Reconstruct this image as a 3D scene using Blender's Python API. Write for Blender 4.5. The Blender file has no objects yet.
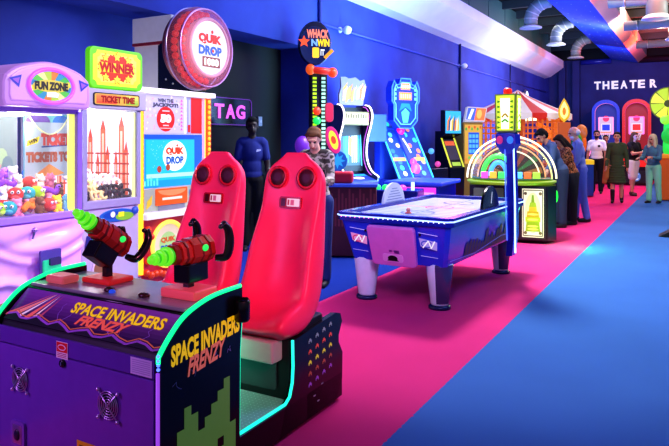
import bpy, bmesh, math, random
from mathutils import Vector, Matrix
random.seed(7)
SC = bpy.context.scene
C = SC.collection
PI = math.pi
R = math.radians
V = Vector

def lin(c):
    if isinstance(c, str):
        c = tuple(int(c[i:i+2], 16) for i in (0, 2, 4))
    out = []
    for x in c:
        x = x / 255.0
        out.append(x / 12.92 if x <= .04045 else ((x + .055) / 1.055) ** 2.4)
    return tuple(out)

# ---------------------------------------------------------------- materials
MATS = {}
def mat(key):
    """P paint, G gloss plastic, M metal, C cloth, L leather, E<strength> glowing, X clear glass, F frosted glass"""
    if key in MATS: return MATS[key]
    m = bpy.data.materials.new('mat_' + key); m.use_nodes = True
    nt = m.node_tree; nt.nodes.clear()
    out = nt.nodes.new('ShaderNodeOutputMaterial')
    at = nt.nodes.new('ShaderNodeAttribute'); at.attribute_name = 'Col'
    if key in ('X', 'F'):
        tr = nt.nodes.new('ShaderNodeBsdfTransparent')
        gl = nt.nodes.new('ShaderNodeBsdfPrincipled')
        gl.inputs['Roughness'].default_value = .02 if key == 'X' else .35
        nt.links.new(at.outputs['Color'], gl.inputs['Base Color'])
        mx = nt.nodes.new('ShaderNodeMixShader')
        fr = nt.nodes.new('ShaderNodeLayerWeight'); fr.inputs[0].default_value = .12
        mp = nt.nodes.new('ShaderNodeMapRange')
        mp.inputs[3].default_value = .02 if key == 'X' else .3
        mp.inputs[4].default_value = .2 if key == 'X' else .8
        nt.links.new(fr.outputs['Facing'], mp.inputs[0])
        nt.links.new(mp.outputs[0], mx.inputs[0])
        nt.links.new(tr.outputs[0], mx.inputs[1]); nt.links.new(gl.outputs[0], mx.inputs[2])
        nt.links.new(mx.outputs[0], out.inputs[0])
    else:
        b = nt.nodes.new('ShaderNodeBsdfPrincipled')
        tc = nt.nodes.new('ShaderNodeTexCoord')
        nz = nt.nodes.new('ShaderNodeTexNoise')
        nz.inputs['Scale'].default_value = 220 if key == 'C' else 14
        nt.links.new(tc.outputs['Object'], nz.inputs['Vector'])
        mr = nt.nodes.new('ShaderNodeMapRange')
        amp = .25 if key == 'C' else .08
        mr.inputs[3].default_value = 1 - amp; mr.inputs[4].default_value = 1 + amp
        nt.links.new(nz.outputs[0], mr.inputs[0])
        mu = nt.nodes.new('ShaderNodeVectorMath'); mu.operation = 'MULTIPLY'
        nt.links.new(at.outputs['Color'], mu.inputs[0]); nt.links.new(mr.outputs[0], mu.inputs[1])
        nt.links.new(mu.outputs[0], b.inputs['Base Color'])
        b.inputs['Roughness'].default_value = {'P': .5, 'G': .22, 'M': .28, 'C': .9, 'L': .38}.get(key, .4)
        if key == 'M': b.inputs['Metallic'].default_value = .85
        if key == 'C':
            bp = nt.nodes.new('ShaderNodeBump'); bp.inputs['Strength'].default_value = .2
            nt.links.new(nz.outputs[0], bp.inputs['Height']); nt.links.new(bp.outputs[0], b.inputs['Normal'])
        if key[0] == 'E':
            b.inputs['Emission Strength'].default_value = float(key[1:])
            sc = nt.nodes.new('ShaderNodeVectorMath'); sc.operation = 'SCALE'; sc.inputs['Scale'].default_value = .5 if float(key[1:]) > .28 else .8
            nt.links.new(mu.outputs[0], sc.inputs[0]); nt.links.new(sc.outputs[0], b.inputs['Base Color'])
            nt.links.new(at.outputs['Color'], b.inputs['Emission Color'])
        nt.links.new(b.outputs[0], out.inputs[0])
    MATS[key] = m
    return m

class Fr:
    """a flat frame: origin o, axes u and v, normal n"""
    def __init__(s, o, u, v):
        s.o = V(o); s.u = V(u).normalized(); s.v = V(v).normalized(); s.n = s.u.cross(s.v).normalized()
    def p(s, a, b, c=0): return s.o + s.u * a + s.v * b + s.n * c
def front(x=0, y=0, z=0):      # faces local -Y, u to the right, v up
    return Fr((x, y, z), (1, 0, 0), (0, 0, 1))

def arc(cx, cy, rx, ry, a0, a1, n):
    return [(cx + rx * math.cos(R(a0 + (a1 - a0) * i / n)), cy + ry * math.sin(R(a0 + (a1 - a0) * i / n))) for i in range(n + 1)]
def circ(cx, cy, rx, ry=None, n=28):
    return arc(cx, cy, rx, ry or rx, 0, 360, n)[:-1]
def rrect(x0, y0, x1, y1, r, n=5):
    return (arc(x1 - r, y0 + r, r, r, -90, 0, n) + arc(x1 - r, y1 - r, r, r, 0, 90, n)
            + arc(x0 + r, y1 - r, r, r, 90, 180, n) + arc(x0 + r, y0 + r, r, r, 180, 270, n))
def star(cx, cy, r, n=5, k=.45, a=90):
    return [(cx + (r if i % 2 == 0 else r * k) * math.cos(R(a + i * 180 / n)), cy + (r if i % 2 == 0 else r * k) * math.sin(R(a + i * 180 / n))) for i in range(2 * n)]
def catmull(pts, n=6):
    pts = [V(p) for p in pts]; out = []
    for i in range(len(pts) - 1):
        p0 = pts[max(i - 1, 0)]; p1 = pts[i]; p2 = pts[i + 1]; p3 = pts[min(i + 2, len(pts) - 1)]
        for k in range(n):
            t = k / n
            out.append(.5 * ((2 * p1) + (p2 - p0) * t + (2 * p0 - 5 * p1 + 4 * p2 - p3) * t * t + (3 * p1 - p0 - 3 * p2 + p3) * t ** 3))
    out.append(pts[-1]); return out

FONTCACHE = {}
def textmesh(s, bold=0.0, shear=0.0):
    k = (s, bold, shear)
    if k not in FONTCACHE:
        cu = bpy.data.curves.new('t', 'FONT'); cu.body = s; cu.size = 1; cu.offset = bold; cu.shear = shear
        cu.resolution_u = 3
        ob = bpy.data.objects.new('t', cu); C.objects.link(ob)
        dg = bpy.context.evaluated_depsgraph_get()
        me = bpy.data.meshes.new_from_object(ob.evaluated_get(dg))
        vs = [tuple(v.co) for v in me.vertices]; fs = [tuple(p.vertices) for p in me.polygons]
        bpy.data.objects.remove(ob); bpy.data.curves.remove(cu); bpy.data.meshes.remove(me)
        FONTCACHE[k] = (vs, fs)
    return FONTCACHE[k]

class MB:
    def __init__(s):
        s.v = []; s.f = []; s.c = []; s.m = []; s.sm = []
    def add(s, vs, fs, col, m='P', smooth=False):
        o = len(s.v); s.v += [tuple(x) for x in vs]
        for f in fs:
            s.f.append(tuple(i + o for i in f)); s.c.append(col); s.m.append(m); s.sm.append(smooth)
        return s
    def bm(s, bm, col, m='P', smooth=False, M=None):
        bm.verts.index_update()
        vs = [(M @ v.co) if M else v.co.copy() for v in bm.verts]
        s.add(vs, [[v.index for v in f.verts] for f in bm.faces], col, m, smooth); bm.free(); return s
    def box(s, x0, x1, y0, y1, z0, z1, col, m='P', bev=0.0, M=None):
        bm = bmesh.new(); bmesh.ops.create_cube(bm, size=1)
        for v in bm.verts:
            v.co = V(((x0 + x1) / 2 + v.co.x * (x1 - x0), (y0 + y1) / 2 + v.co.y * (y1 - y0), (z0 + z1) / 2 + v.co.z * (z1 - z0)))
        if bev: bmesh.ops.bevel(bm, geom=bm.edges[:], offset=bev, segments=3, affect='EDGES', profile=.6)
        return s.bm(bm, col, m, False, M)
    def prism(s, fr, pts, d0, d1, col, m='P', bev=0.0):
        bm = bmesh.new()
        a = [bm.verts.new(fr.p(x, y, d0)) for x, y in pts]; b = [bm.verts.new(fr.p(x, y, d1)) for x, y in pts]
        n = len(pts)
        bm.faces.new(a[::-1]); bm.faces.new(b)
        for i in range(n): bm.faces.new((a[i], a[(i + 1) % n], b[(i + 1) % n], b[i]))
        bmesh.ops.recalc_face_normals(bm, faces=bm.faces[:])
        if bev:
            ed = [e for e in bm.edges if all(v in set(a) for v in e.verts) or all(v in set(b) for v in e.verts)]
            bmesh.ops.bevel(bm, geom=ed, offset=bev, segments=3, affect='EDGES', profile=.6)
        return s.bm(bm, col, m)
    def poly(s, fr, pts, col, m='P', h=.002):
        return s.add([fr.p(x, y, h) for x, y in pts], [list(range(len(pts)))], col, m)
    def rect(s, fr, x0, y0, x1, y1, col, m='P', h=.002):
        return s.poly(fr, [(x0, y0), (x1, y0), (x1, y1), (x0, y1)], col, m, h)
    def grad(s, fr, x0, y0, x1, y1, c0, c1, m='P', h=.002, n=8):
        for i in range(n):
            t = (i + .5) / n; cc = tuple(a + (b - a) * t for a, b in zip(c0, c1))
            s.rect(fr, x0, y0 + (y1 - y0) * i / n, x1, y0 + (y1 - y0) * (i + 1) / n, cc, m, h)
        return s
    def strip(s, fr, pts, w, col, m='P', h=.003):
        pts = [V((p[0], p[1])) for p in pts]
        for i in range(len(pts) - 1):
            d = (pts[i + 1] - pts[i])
            if d.length < 1e-6: continue
            q = V((-d.y, d.x)).normalized() * w / 2
            s.poly(fr, [pts[i] - q, pts[i + 1] - q, pts[i + 1] + q, pts[i] + q], col, m, h)
        return s
    def text(s, fr, txt, cx, cy, w, h, col, m='P', off=.004, bold=.02, shear=0.0, depth=0.0, warp=None):
        vs, fs = textmesh(txt, bold, shear)
        x0 = min(v[0] for v in vs); x1 = max(v[0] for v in vs); y0 = min(v[1] for v in vs); y1 = max(v[1] for v in vs)
        P = []
        for v in vs:
            a = (v[0] - x0) / (x1 - x0) - .5; b = (v[1] - y0) / (y1 - y0) - .5
            q = (a, b)
            if warp: q = warp(a, b)
            P.append(fr.p(cx + q[0] * w, cy + q[1] * h, off))
        s.add(P, fs, col, m)
        if depth:
            o = len(P)
            ed = {}
            for f in fs:
                for i in range(len(f)):
                    k = (f[i], f[(i + 1) % len(f)])
                    if (k[1], k[0]) in ed: del ed[(k[1], k[0])]
                    else: ed[k] = 1
            Q = [p - fr.n * depth for p in P]
            s.add(P + Q, [(b, a, a + o, b + o) for a, b in ed], col, m)
        return s
    def tube(s, pts, r, col, m='P', seg=8, closed=False, radii=None, cap=True):
        pts = [V(p) for p in pts]; n = len(pts); vs = []; fs = []
        up = None
        for i in range(n):
            a = pts[(i - 1) % n] if (closed or i > 0) else pts[i]; b = pts[(i + 1) % n] if (closed or i < n - 1) else pts[i]
            t = (b - a).normalized()
            if up is None:
                up = V((0, 0, 1)) if abs(t.z) < .9 else V((1, 0, 0))
            x = up.cross(t).normalized(); y = t.cross(x).normalized(); up = y
            rr = radii[i] if radii else r
            for k in range(seg):
                an = 2 * PI * k / seg
                vs.append(pts[i] + x * rr * math.cos(an) + y * rr * math.sin(an))
        for i in range(n if closed else n - 1):
            j = (i + 1) % n
            for k in range(seg):
                fs.append((i * seg + k, i * seg + (k + 1) % seg, j * seg + (k + 1) % seg, j * seg + k))
        if cap and not closed:
            fs.append(list(range(seg))[::-1]); fs.append([(n - 1) * seg + k for k in range(seg)])
        return s.add(vs, fs, col, m, True)
    def lathe(s, prof, o=(0, 0, 0), axis=(0, 0, 1), col=(1, 1, 1), m='P', seg=24, smooth=True):
        ax = V(axis).normalized(); q = V((0, 0, 1)).rotation_difference(ax).to_matrix(); vs = []; fs = []
        for r, z in prof:
            for k in range(seg):
                vs.append(V(o) + q @ V((r * math.cos(2 * PI * k / seg), r * math.sin(2 * PI * k / seg), z)))
        for i in range(len(prof) - 1):
            for k in range(seg):
                fs.append((i * seg + k, i * seg + (k + 1) % seg, (i + 1) * seg + (k + 1) % seg, (i + 1) * seg + k))
        fs.append(list(range(seg))[::-1]); fs.append([(len(prof) - 1) * seg + k for k in range(seg)])
        return s.add(vs, fs, col, m, smooth)
    def ell(s, c, r, col, m='P', seg=14, rot=None):
        bm = bmesh.new(); bmesh.ops.create_uvsphere(bm, u_segments=seg, v_segments=max(6, seg * 2 // 3), radius=1)
        if not hasattr(r, '__len__'): r = (r, r, r)
        for v in bm.verts:
            q = V((v.co.x * r[0], v.co.y * r[1], v.co.z * r[2]))
            if rot: q = rot @ q
            v.co = q + V(c)
        return s.bm(bm, col, m, True)
    def loft(s, rings, col, m='P', smooth=True):
        n = len(rings[0]); vs = [p for r in rings for p in r]; fs = []
        for i in range(len(rings) - 1):
            for k in range(n):
                fs.append((i * n + k, i * n + (k + 1) % n, (i + 1) * n + (k + 1) % n, (i + 1) * n + k))
        fs.append(list(range(n))[::-1]); fs.append([(len(rings) - 1) * n + k for k in range(n)])
        return s.add(vs, fs, col, m, smooth)
    def build(s, name, parent=None, subsurf=0, recalc=False):
        me = bpy.data.meshes.new(name); me.from_pydata(s.v, [], s.f)
        keys = []
        for k in s.m:
            if k not in keys: keys.append(k)
        for k in keys: me.materials.append(mat(k))
        me.polygons.foreach_set('material_index', [keys.index(k) for k in s.m])
        me.polygons.foreach_set('use_smooth', s.sm)
        at = me.color_attributes.new('Col', 'FLOAT_COLOR', 'CORNER')
        buf = []
        for p, c in zip(me.polygons, s.c): buf += [c[0], c[1], c[2], 1.0] * p.loop_total
        at.data.foreach_set('color', buf)
        if recalc:
            b = bmesh.new(); b.from_mesh(me); bmesh.ops.recalc_face_normals(b, faces=b.faces[:]); b.to_mesh(me); b.free()
        me.update()
        o = bpy.data.objects.new(name, me); C.objects.link(o)
        if parent: o.parent = parent
        if subsurf:
            md = o.modifiers.new('s', 'SUBSURF'); md.levels = subsurf; md.render_levels = subsurf
        return o

def tag(o, label, cat, group=None):
    o['label'] = label; o['category'] = cat
    if group: o['group'] = group
    return o
def thing(name, label, cat, loc=(0, 0, 0), rz=0, group=None):
    o = bpy.data.objects.new(name, None); o.empty_display_size = .1
    C.objects.link(o); o.location = loc; o.rotation_euler = (0, 0, R(rz))
    return tag(o, label, cat, group)
def struct(o):
    o['kind'] = 'structure'; return o
def copy_tree(o, parent=None):
    c = o.copy(); C.objects.link(c)
    if parent: c.parent = parent
    for ch in list(o.children): copy_tree(ch, c)
    return c

# colours
WHITE = lin('f4f4f6'); BLACK = lin('08080c'); DARK = lin('15151c'); GREY = lin('8a8a92'); SILVER = lin('c9cad0')
RED = lin('d81a1a'); ORANGE = lin('ff7a14'); YELLOW = lin('ffdd22'); GREEN = lin('20d84a'); LIME = lin('a4f020')
CYAN = lin('18c0f0'); BLUE = lin('1c3ce0'); NAVY = lin('101a5a'); PURPLE = lin('6a28c8'); LILAC = lin('b48cf0'); PINK = lin('f04898'); MAG = lin('d02ad0'); BROWN = lin('6a3a20')
# ---------------------------------------------------------------- camera
YAW = math.atan(364.5 / 640)
cam = bpy.data.cameras.new('camera'); cam.sensor_fit = 'HORIZONTAL'; cam.sensor_width = 36; cam.lens = 36 * 640 / 669
cam.shift_y = -83 / 669; cam.clip_end = 200; cam.clip_start = .05
co = bpy.data.objects.new('camera', cam); C.objects.link(co); co.location = (0, 0, 1.5); co.rotation_euler = (PI / 2, 0, YAW)
SC.camera = co
SC.view_settings.view_transform = 'Standard'; SC.view_settings.look = 'Medium High Contrast'
SC.cycles.use_denoising = True
SC.cycles.max_bounces = 8; SC.cycles.transparent_max_bounces = 16; SC.cycles.sample_clamp_indirect = 4

# ---------------------------------------------------------------- setting
def node_mat(name, build):
    m = bpy.data.materials.new(name); m.use_nodes = True; nt = m.node_tree
    b = nt.nodes['Principled BSDF']; build(nt, b); MATS[name] = m; return m
def math_node(nt, op, a, b=None, c=None):
    n = nt.nodes.new('ShaderNodeMath'); n.operation = op
    for i, x in enumerate((a, b, c)):
        if x is None: continue
        if isinstance(x, (int, float)): n.inputs[i].default_value = x
        else: nt.links.new(x, n.inputs[i])
    return n.outputs[0]
def mixc(nt, f, a, b):
    n = nt.nodes.new('ShaderNodeMix'); n.data_type = 'RGBA'
    if isinstance(f, (int, float)): n.inputs[0].default_value = f
    else: nt.links.new(f, n.inputs[0])
    for s, x in ((6, a), (7, b)):
        if isinstance(x, tuple): n.inputs[s].default_value = (*x, 1)
        else: nt.links.new(x, n.inputs[s])
    return n.outputs[2]
def carpet(nt, b):
    g = nt.nodes.new('ShaderNodeNewGeometry'); sp = nt.nodes.new('ShaderNodeSeparateXYZ'); nt.links.new(g.outputs['Position'], sp.inputs[0])
    x = sp.outputs[0]
    nz = nt.nodes.new('ShaderNodeTexNoise'); nz.inputs['Scale'].default_value = 260; nz.inputs['Detail'].default_value = 3
    nt.links.new(g.outputs['Position'], nz.inputs['Vector'])
    n2 = nt.nodes.new('ShaderNodeTexNoise'); n2.inputs['Scale'].default_value = 1.1; nt.links.new(g.outputs['Position'], n2.inputs['Vector'])
    n3 = nt.nodes.new('ShaderNodeTexNoise'); n3.inputs['Scale'].default_value = 45; nt.links.new(g.outputs['Position'], n3.inputs['Vector'])
    xx = math_node(nt, 'ADD', x, math_node(nt, 'MULTIPLY', math_node(nt, 'SUBTRACT', n3.outputs[0], .5), .03))
    c = mixc(nt, math_node(nt, 'GREATER_THAN', xx, -3.06), lin('1e3a94'), lin('e03a80'))
    c = mixc(nt, math_node(nt, 'GREATER_THAN', xx, -1.355), c, lin('4476b4'))
    v = math_node(nt, 'ADD', .62, math_node(nt, 'MULTIPLY', nz.outputs[0], .5)); v = math_node(nt, 'ADD', v, math_node(nt, 'MULTIPLY', n2.outputs[0], .25))
    mu = nt.nodes.new('ShaderNodeVectorMath'); mu.operation = 'SCALE'; nt.links.new(c, mu.inputs[0]); nt.links.new(v, mu.inputs['Scale'])
    nt.links.new(mu.outputs[0], b.inputs['Base Color']); b.inputs['Roughness'].default_value = .95
    b.inputs['Specular IOR Level'].default_value = .1
    bp = nt.nodes.new('ShaderNodeBump'); bp.inputs['Strength'].default_value = .35; bp.inputs['Distance'].default_value = .01
    nt.links.new(nz.outputs[0], bp.inputs['Height']); nt.links.new(bp.outputs[0], b.inputs['Normal'])
node_mat('carpet', carpet)
def paint_wall(c0, c1, rough=.75):
    def f(nt, b):
        g = nt.nodes.new('ShaderNodeNewGeometry')
        nz = nt.nodes.new('ShaderNodeTexNoise'); nz.inputs['Scale'].default_value = 1.3; nz.inputs['Detail'].default_value = 6
        nt.links.new(g.outputs['Position'], nz.inputs['Vector'])
        mr = nt.nodes.new('ShaderNodeMapRange'); mr.inputs[1].default_value = .3; mr.inputs[2].default_value = .7
        nt.links.new(nz.outputs[0], mr.inputs[0])
        nt.links.new(mixc(nt, mr.outputs[0], c0, c1), b.inputs['Base Color']); b.inputs['Roughness'].default_value = rough
        n2 = nt.nodes.new('ShaderNodeTexNoise'); n2.inputs['Scale'].default_value = 60; nt.links.new(g.outputs['Position'], n2.inputs['Vector'])
        bp = nt.nodes.new('ShaderNodeBump'); bp.inputs['Strength'].default_value = .15; nt.links.new(n2.outputs[0], bp.inputs['Height']); nt.links.new(bp.outputs[0], b.inputs['Normal'])
    return f
node_mat('wallblue', paint_wall(lin('1e3494'), lin('2c46b0')))
node_mat('wallback', paint_wall(lin('1e2c68'), lin('283a80')))
node_mat('walldark', paint_wall(lin('06070e'), lin('0a0c16')))
node_mat('offwhite', paint_wall(lin('e4eaf4'), lin('f2f6fc'), .6))
node_mat('black', paint_wall(lin('050507'), lin('0a0a0e')))
W1 = (1, 1, 1)
def sbox(name, x0, x1, y0, y1, z0, z1, m, col=W1, bev=0):
    return struct(MB().box(x0, x1, y0, y1, z0, z1, col, m, bev).build(name))
sbox('floor', -9, 9, -4, 30, -.1, 0, 'carpet')
sbox('wall_left', -5.75, -5.2, 8.38, 26.5, 0, 5.2, 'wallblue')
sbox('wall_header', -5.75, -5.2, -4, 8.38, 2.92, 5.2, 'wallblue')
sbox('wall_alcove', -5.9, -5.75, -4, 5.95, 0, 5.2, 'wallblue')
d = sbox('door_1', -5.9, -5.75, 5.95, 8.38, 0, 2.92, 'walldark')  # flat panel; the opening's darkness is put into its near-black colour
sbox('wall_back', -6, 9, 26.5, 26.7, 0, 4.62, 'wallback')
sbox('trim_1', -4.28, -4.02, 26.2, 26.5, 0, 4.55, 'wallback')      # pilasters at the corner
sbox('trim_2', -4.8, -4.55, 26.25, 26.5, 0, 4.55, 'wallback')
m_ = MB(); m_.tube([(-4.0, 26.42, 4.52), (-2.9, 26.42, 4.52)], .1, lin('2a34a0'), 'G', 12); m_.tube([(-2.0, 26.42, 4.5), (3, 26.42, 4.5)], .12, lin('301024'), 'P', 12)
struct(m_.build('trim_3'))
sbox('trim_7', -6, 9, 26.55, 26.7, 4.62, 5.2, 'black')  # black strip added to block the light gap above the back wall
sbox('ceiling', -6, 9, -4, 27, 5.2, 5.3, 'black')
# cove bulkhead along the left wall
cv = MB(); XZ = Fr((0, 0, 0), (1, 0, 0), (0, 0, 1))
pf = [(-5.2, 3.88), (-4.98, 3.93), (-4.5, 4.27), (-4.5, 4.53), (-5.2, 4.53)]
cv.prism(XZ, pf, 4.0, -25.6, W1, 'offwhite')
struct(cv.build('trim_4'))
gp = MB()
for i in range(10):     # stepped green panels above the bulkhead
    y0 = 8 + i * 1.55
    gp.box(-4.62, -4.55, y0, y0 + 1.5, 4.53, 5.15, lin('4a6a62'), 'P')
struct(gp.build('trim_5'))
for i in range(15):     # ceiling joists across the room
    y0 = 5 + i * 1.5
    struct(MB().box(-5.2, 8, y0, y0 + .1, 4.98, 5.2, lin('3c4440'), 'P').build('trim_%d' % (10 + i)))
# conduits on the left wall
m_ = MB(); m_.tube([(-5.17, 8.5, 3.33), (-5.17, 25.8, 3.36)], .018, lin('4a56c8'), 'P', 6)
m_.tube([(-5.17, 8.62, 5.1), (-5.17, 8.62, 3.1)], .03, lin('2a3080'), 'P', 6)
m_.tube([(-5.17, 15.4, 3.9), (-5.17, 15.4, .1)], .03, lin('1c2460'), 'P', 6)
m_.tube([(-5.17, 20.3, 3.9), (-5.17, 20.3, 2.6)], .02, lin('1c2460'), 'P', 6)
struct(m_.build('trim_6'))
# main air trunk; blue and red light is put into its face colours
bt = MB()
sec = [(-2.92, 4.6), (-1.97, 4.39), (-1.69, 4.62), (-1.69, 4.95), (-2.92, 4.95)]
A = [V((x, 3.5, z)) for x, z in sec]; B = [V((x, 26.45, z)) for x, z in sec]
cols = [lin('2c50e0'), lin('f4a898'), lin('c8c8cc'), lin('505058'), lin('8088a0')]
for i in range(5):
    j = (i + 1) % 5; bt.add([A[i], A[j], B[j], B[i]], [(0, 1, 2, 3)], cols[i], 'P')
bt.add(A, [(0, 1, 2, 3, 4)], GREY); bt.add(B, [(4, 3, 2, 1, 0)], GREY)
trunk = tag(bt.build('air_duct', recalc=True), 'long angular main air duct, lit blue below and red on its right side', 'duct')
rvp = None
for i in range(24):
    y = 9 + i * .7
    for x in (-2.75, -2.45, -2.15):
        z = 4.6 - (x + 2.92) / .95 * .21
        if rvp is None: rvp = MB().ell((0, 0, 0), (.014, .014, .01), lin('b8c8ff'), 'P', 6).build('rivet', trunk); o = rvp
        else: o = rvp.copy(); C.objects.link(o)
        o.location = (x, y + (x * 7 % .3), z)

ELB = ['nearest of the three grey elbow ducts hanging left of the blue main duct',
       'middle of the three grey elbow ducts hanging left of the blue main duct',
       'farthest of the three grey elbow ducts hanging left of the blue main duct']
for i, y in enumerate((15.1, 18.1, 21.3)):
    t = thing('branch_duct', ELB[i], 'duct', (-2.9, y, 0), 0, 'branch ducts on the left')
    p = [(-.03, 0, 4.66)] + [(-.08 - .40 * math.sin(R(a)), 0, 4.26 + .40 * math.cos(R(a))) for a in range(0, 91, 10)] + [(-.48, 0, 4.16)]
    m_ = MB(); m_.tube(p, .15, lin('7a8684'), 'P', 16)
    m_.build('elbow', t)
    for k in (2, 4, 6, 8):
        a = R(k * 10 + 5)
        MB().tube([(-.08 - .40 * math.sin(a - .03), 0, 4.26 + .40 * math.cos(a - .03)), (-.08 - .40 * math.sin(a + .03), 0, 4.26 + .40 * math.cos(a + .03))], .158, lin('a8b0ae'), 'P', 16).build('seam_band', t)
    MB().lathe([(.14, .05), (.2, .03), (.25, 0), (.25, -.02), (.2, -.03), (.08, -.02)], (-.48, 0, 4.1), (0, 0, 1), lin('b0b8b6'), 'P', 20).build('diffuser', t)
ELR = ['nearest grey duct running right from the red-lit main duct, with a drop', 'second grey duct running right from the red-lit main duct, with a drop', 'third grey duct running right from the red-lit main duct, farthest back']
for i, (y, L) in enumerate(((14.4, .95), (17.6, 1.25), (21.2, 1.35))):
    t = thing('branch_duct', ELR[i], 'duct', (-1.69, y, 0), 0, 'branch ducts on the right')
    MB().tube([(.05, 0, 4.36), (L + 2.5, 0, 4.36)], .12, lin('7c8886'), 'P', 14).build('run', t)
    MB().tube([(L, 0, 4.75), (L, 0, 3.98)], .2, lin('707c7a'), 'P', 16).build('drop', t)
    MB().lathe([(.2, .06), (.28, 0), (.28, -.03), (.1, -.03)], (L, 0, 3.96), (0, 0, 1), lin('c8cece'), 'P', 18).build('diffuser', t)
    MB().tube([(.35, 0, 4.36), (.37, 0, 4.36)], .135, lin('c8cece'), 'M', 14).build('seam_band', t)

# ---------------------------------------------------------------- lights
def lamp(kind, loc, col, power, target=None, size=.3, sx=None, blend=.1, ang=90):
    l = bpy.data.lights.new('lamp', kind); l.color = col; l.energy = power
    if kind == 'AREA':
        l.size = size
        if sx: l.shape = 'RECTANGLE'; l.size_y = sx
    elif kind == 'SPOT': l.spot_size = R(ang); l.spot_blend = blend; l.shadow_soft_size = size
    else: l.shadow_soft_size = size
    o = bpy.data.objects.new('lamp', l); C.objects.link(o); o.location = loc
    if target is not None: o.rotation_euler = (V(target) - V(loc)).to_track_quat('-Z', 'Y').to_euler()
    return o
w = bpy.data.worlds.new('w'); SC.world = w; w.use_nodes = True
w.node_tree.nodes['Background'].inputs[0].default_value = (.5, .6, 1, 1); w.node_tree.nodes['Background'].inputs[1].default_value = .24
lamp('SPOT', (-2.5, 8, 4.3), (1, .94, .96), 930, (-2.5, 8, 0), .35, blend=.04, ang=98.6)
lamp('AREA', (-2.2, 8.0, 4.1), (1, .85, .95), 80, (-2.3, 8.2, 0), 1.6, 5)
lamp('AREA', (.6, 6.6, 3.9), (.1, .3, 1), 70, (.4, 7.2, 0), 1.5, 2.5)           # blue pool on the carpet
lamp('AREA', (.2, 13.5, 4.2), (.8, .95, 1), 130, (-.2, 13.5, 0), 2, 6)
lamp('AREA', (-1.3, 20, 4.1), (1, .92, .9), 140, (-1.8, 19.5, 0), 2, 6)
lamp('AREA', (-3.0, 10, 2.9), (.10, .24, 1), 105, (-5.2, 10.0, 2.9), 1.2, 4)       # blue wash on the wall
lamp('AREA', (-3.2, 17, 2.9), (.3, .4, 1), 45, (-5.2, 17.0, 2.9), 1.2, 5)
lamp('AREA', (-3.2, 5.6, 3.7), (.25, .34, 1), 40, (-5.7, 5.0, 2.4), 1.0, 3)
lamp('AREA', (-2.6, 9, 2.5), (.45, .86, 1), 330, (-4.7, 9.5, 4.2), .8, 8)     # white wash under the bulkhead
lamp('AREA', (-2.6, 18, 2.9), (.85, .9, 1), 220, (-4.7, 18.5, 4.2), .8, 9)
lamp('AREA', (-2.7, 14, 3.2), (.08, .2, 1), 230, (-2.6, 14.5, 4.5), .8, 10)      # blue under the trunk
lamp('POINT', (-1.15, 22.0, 4.3), (1, .08, .03), 260, size=.1)
lamp('POINT', (-.9, 18.5, 4.2), (1, .45, .3), 170, size=.1)
lamp('POINT', (-.6, 13.0, 4.2), (1, .16, .06), 170, size=.1)
lamp('AREA', (-2, 22, 3.9), (.25, .38, 1), 85, (-2, 26.5, 3.4), 4, .6)         # blue on the back wall
lamp('AREA', (-3.2, .35, 1.6), (.66, .25, 1), 24, (-2.3, 1.8, .4), .7)           # purple on the gun cabinet
lamp('SPOT', (.5, .9, 2.5), (1, .22, .42), 420, (-2.3, 3.0, .95), .35, blend=.5, ang=30)               # warm pink on the seats
lamp('AREA', (-1.0, 4.2, 2.0), (.5, .3, 1), 14, (-1.9, 3.2, .9), .5)
lamp('SPOT', (-1.2, 4.0, 3.3), (1, .9, .97), 520, (-4.4, 4.0, 1.0), .4, blend=.4, ang=62)
lamp('POINT', (-4.5, 3.05, 1.62), (1, .97, .9), 9, size=.08)  # fill added inside the lilac machine to brighten the toys
lamp('POINT', (-4.6, 3.75, 1.66), (1, 1, 1), 6, size=.06)  # fill added inside the ticket machine to brighten its window
lamp('SPOT', (-1.9, 2.6, 2.6), (.9, .7, 1), 130, (-4.15, 3.0, .55), .3, blend=.6, ang=36)         # fill added to brighten the lilac machine's lower body
lamp('POINT', (-2.3, 2.52, .40), (.1, 1, .65), 3.2, size=.05)                     # green light in the foot well
lamp('POINT', (-1.55, 9.35, .30), (.1, 1, .15), 22, size=.1)
lamp('POINT', (.6, 14.5, 3.6), (.9, 1, .95), 90, size=.2)                      # white fill added to brighten the right-hand ducts
lamp('POINT', (-3.0, 8.6, 1.6), (.9, .2, 1), 14, size=.2)
lamp('SPOT', (-1.2, 3.2, 2.0), (.5, .5, 1), 200, (-2.4, 5.4, .62), .3, blend=.6, ang=34)            # table front
# ================================================================ twin-seat gun game
SI = thing('arcade_gun_game', 'twin-seat arcade gun game with red bucket seats, black cabinet and green light trim', 'arcade game', (-2.335, 1.81, 0))
HW = .535
SIDE = [(.0, .02), (.0, .63)] + [(p.x, p.y) for p in catmull([(0, .655, 0), (.05, .71, 0), (.13, .774, 0), (.23, .81, 0), (.34, .828, 0), (.505, .832, 0)], 4)] + [(.505, .72), (.49, .55), (.485, .02)]
def YZ(x): return Fr((x, 0, 0), (0, 1, 0), (0, 0, 1))     # n = +x
m_ = MB()
m_.prism(YZ(0), [(.012, .02), (.012, .60), (.03, .655), (.165, .775), (.50, .80), (.50, .02)], -HW + .03, HW - .03, lin('1a1424'), 'P')
m_.build('console', SI)
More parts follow.
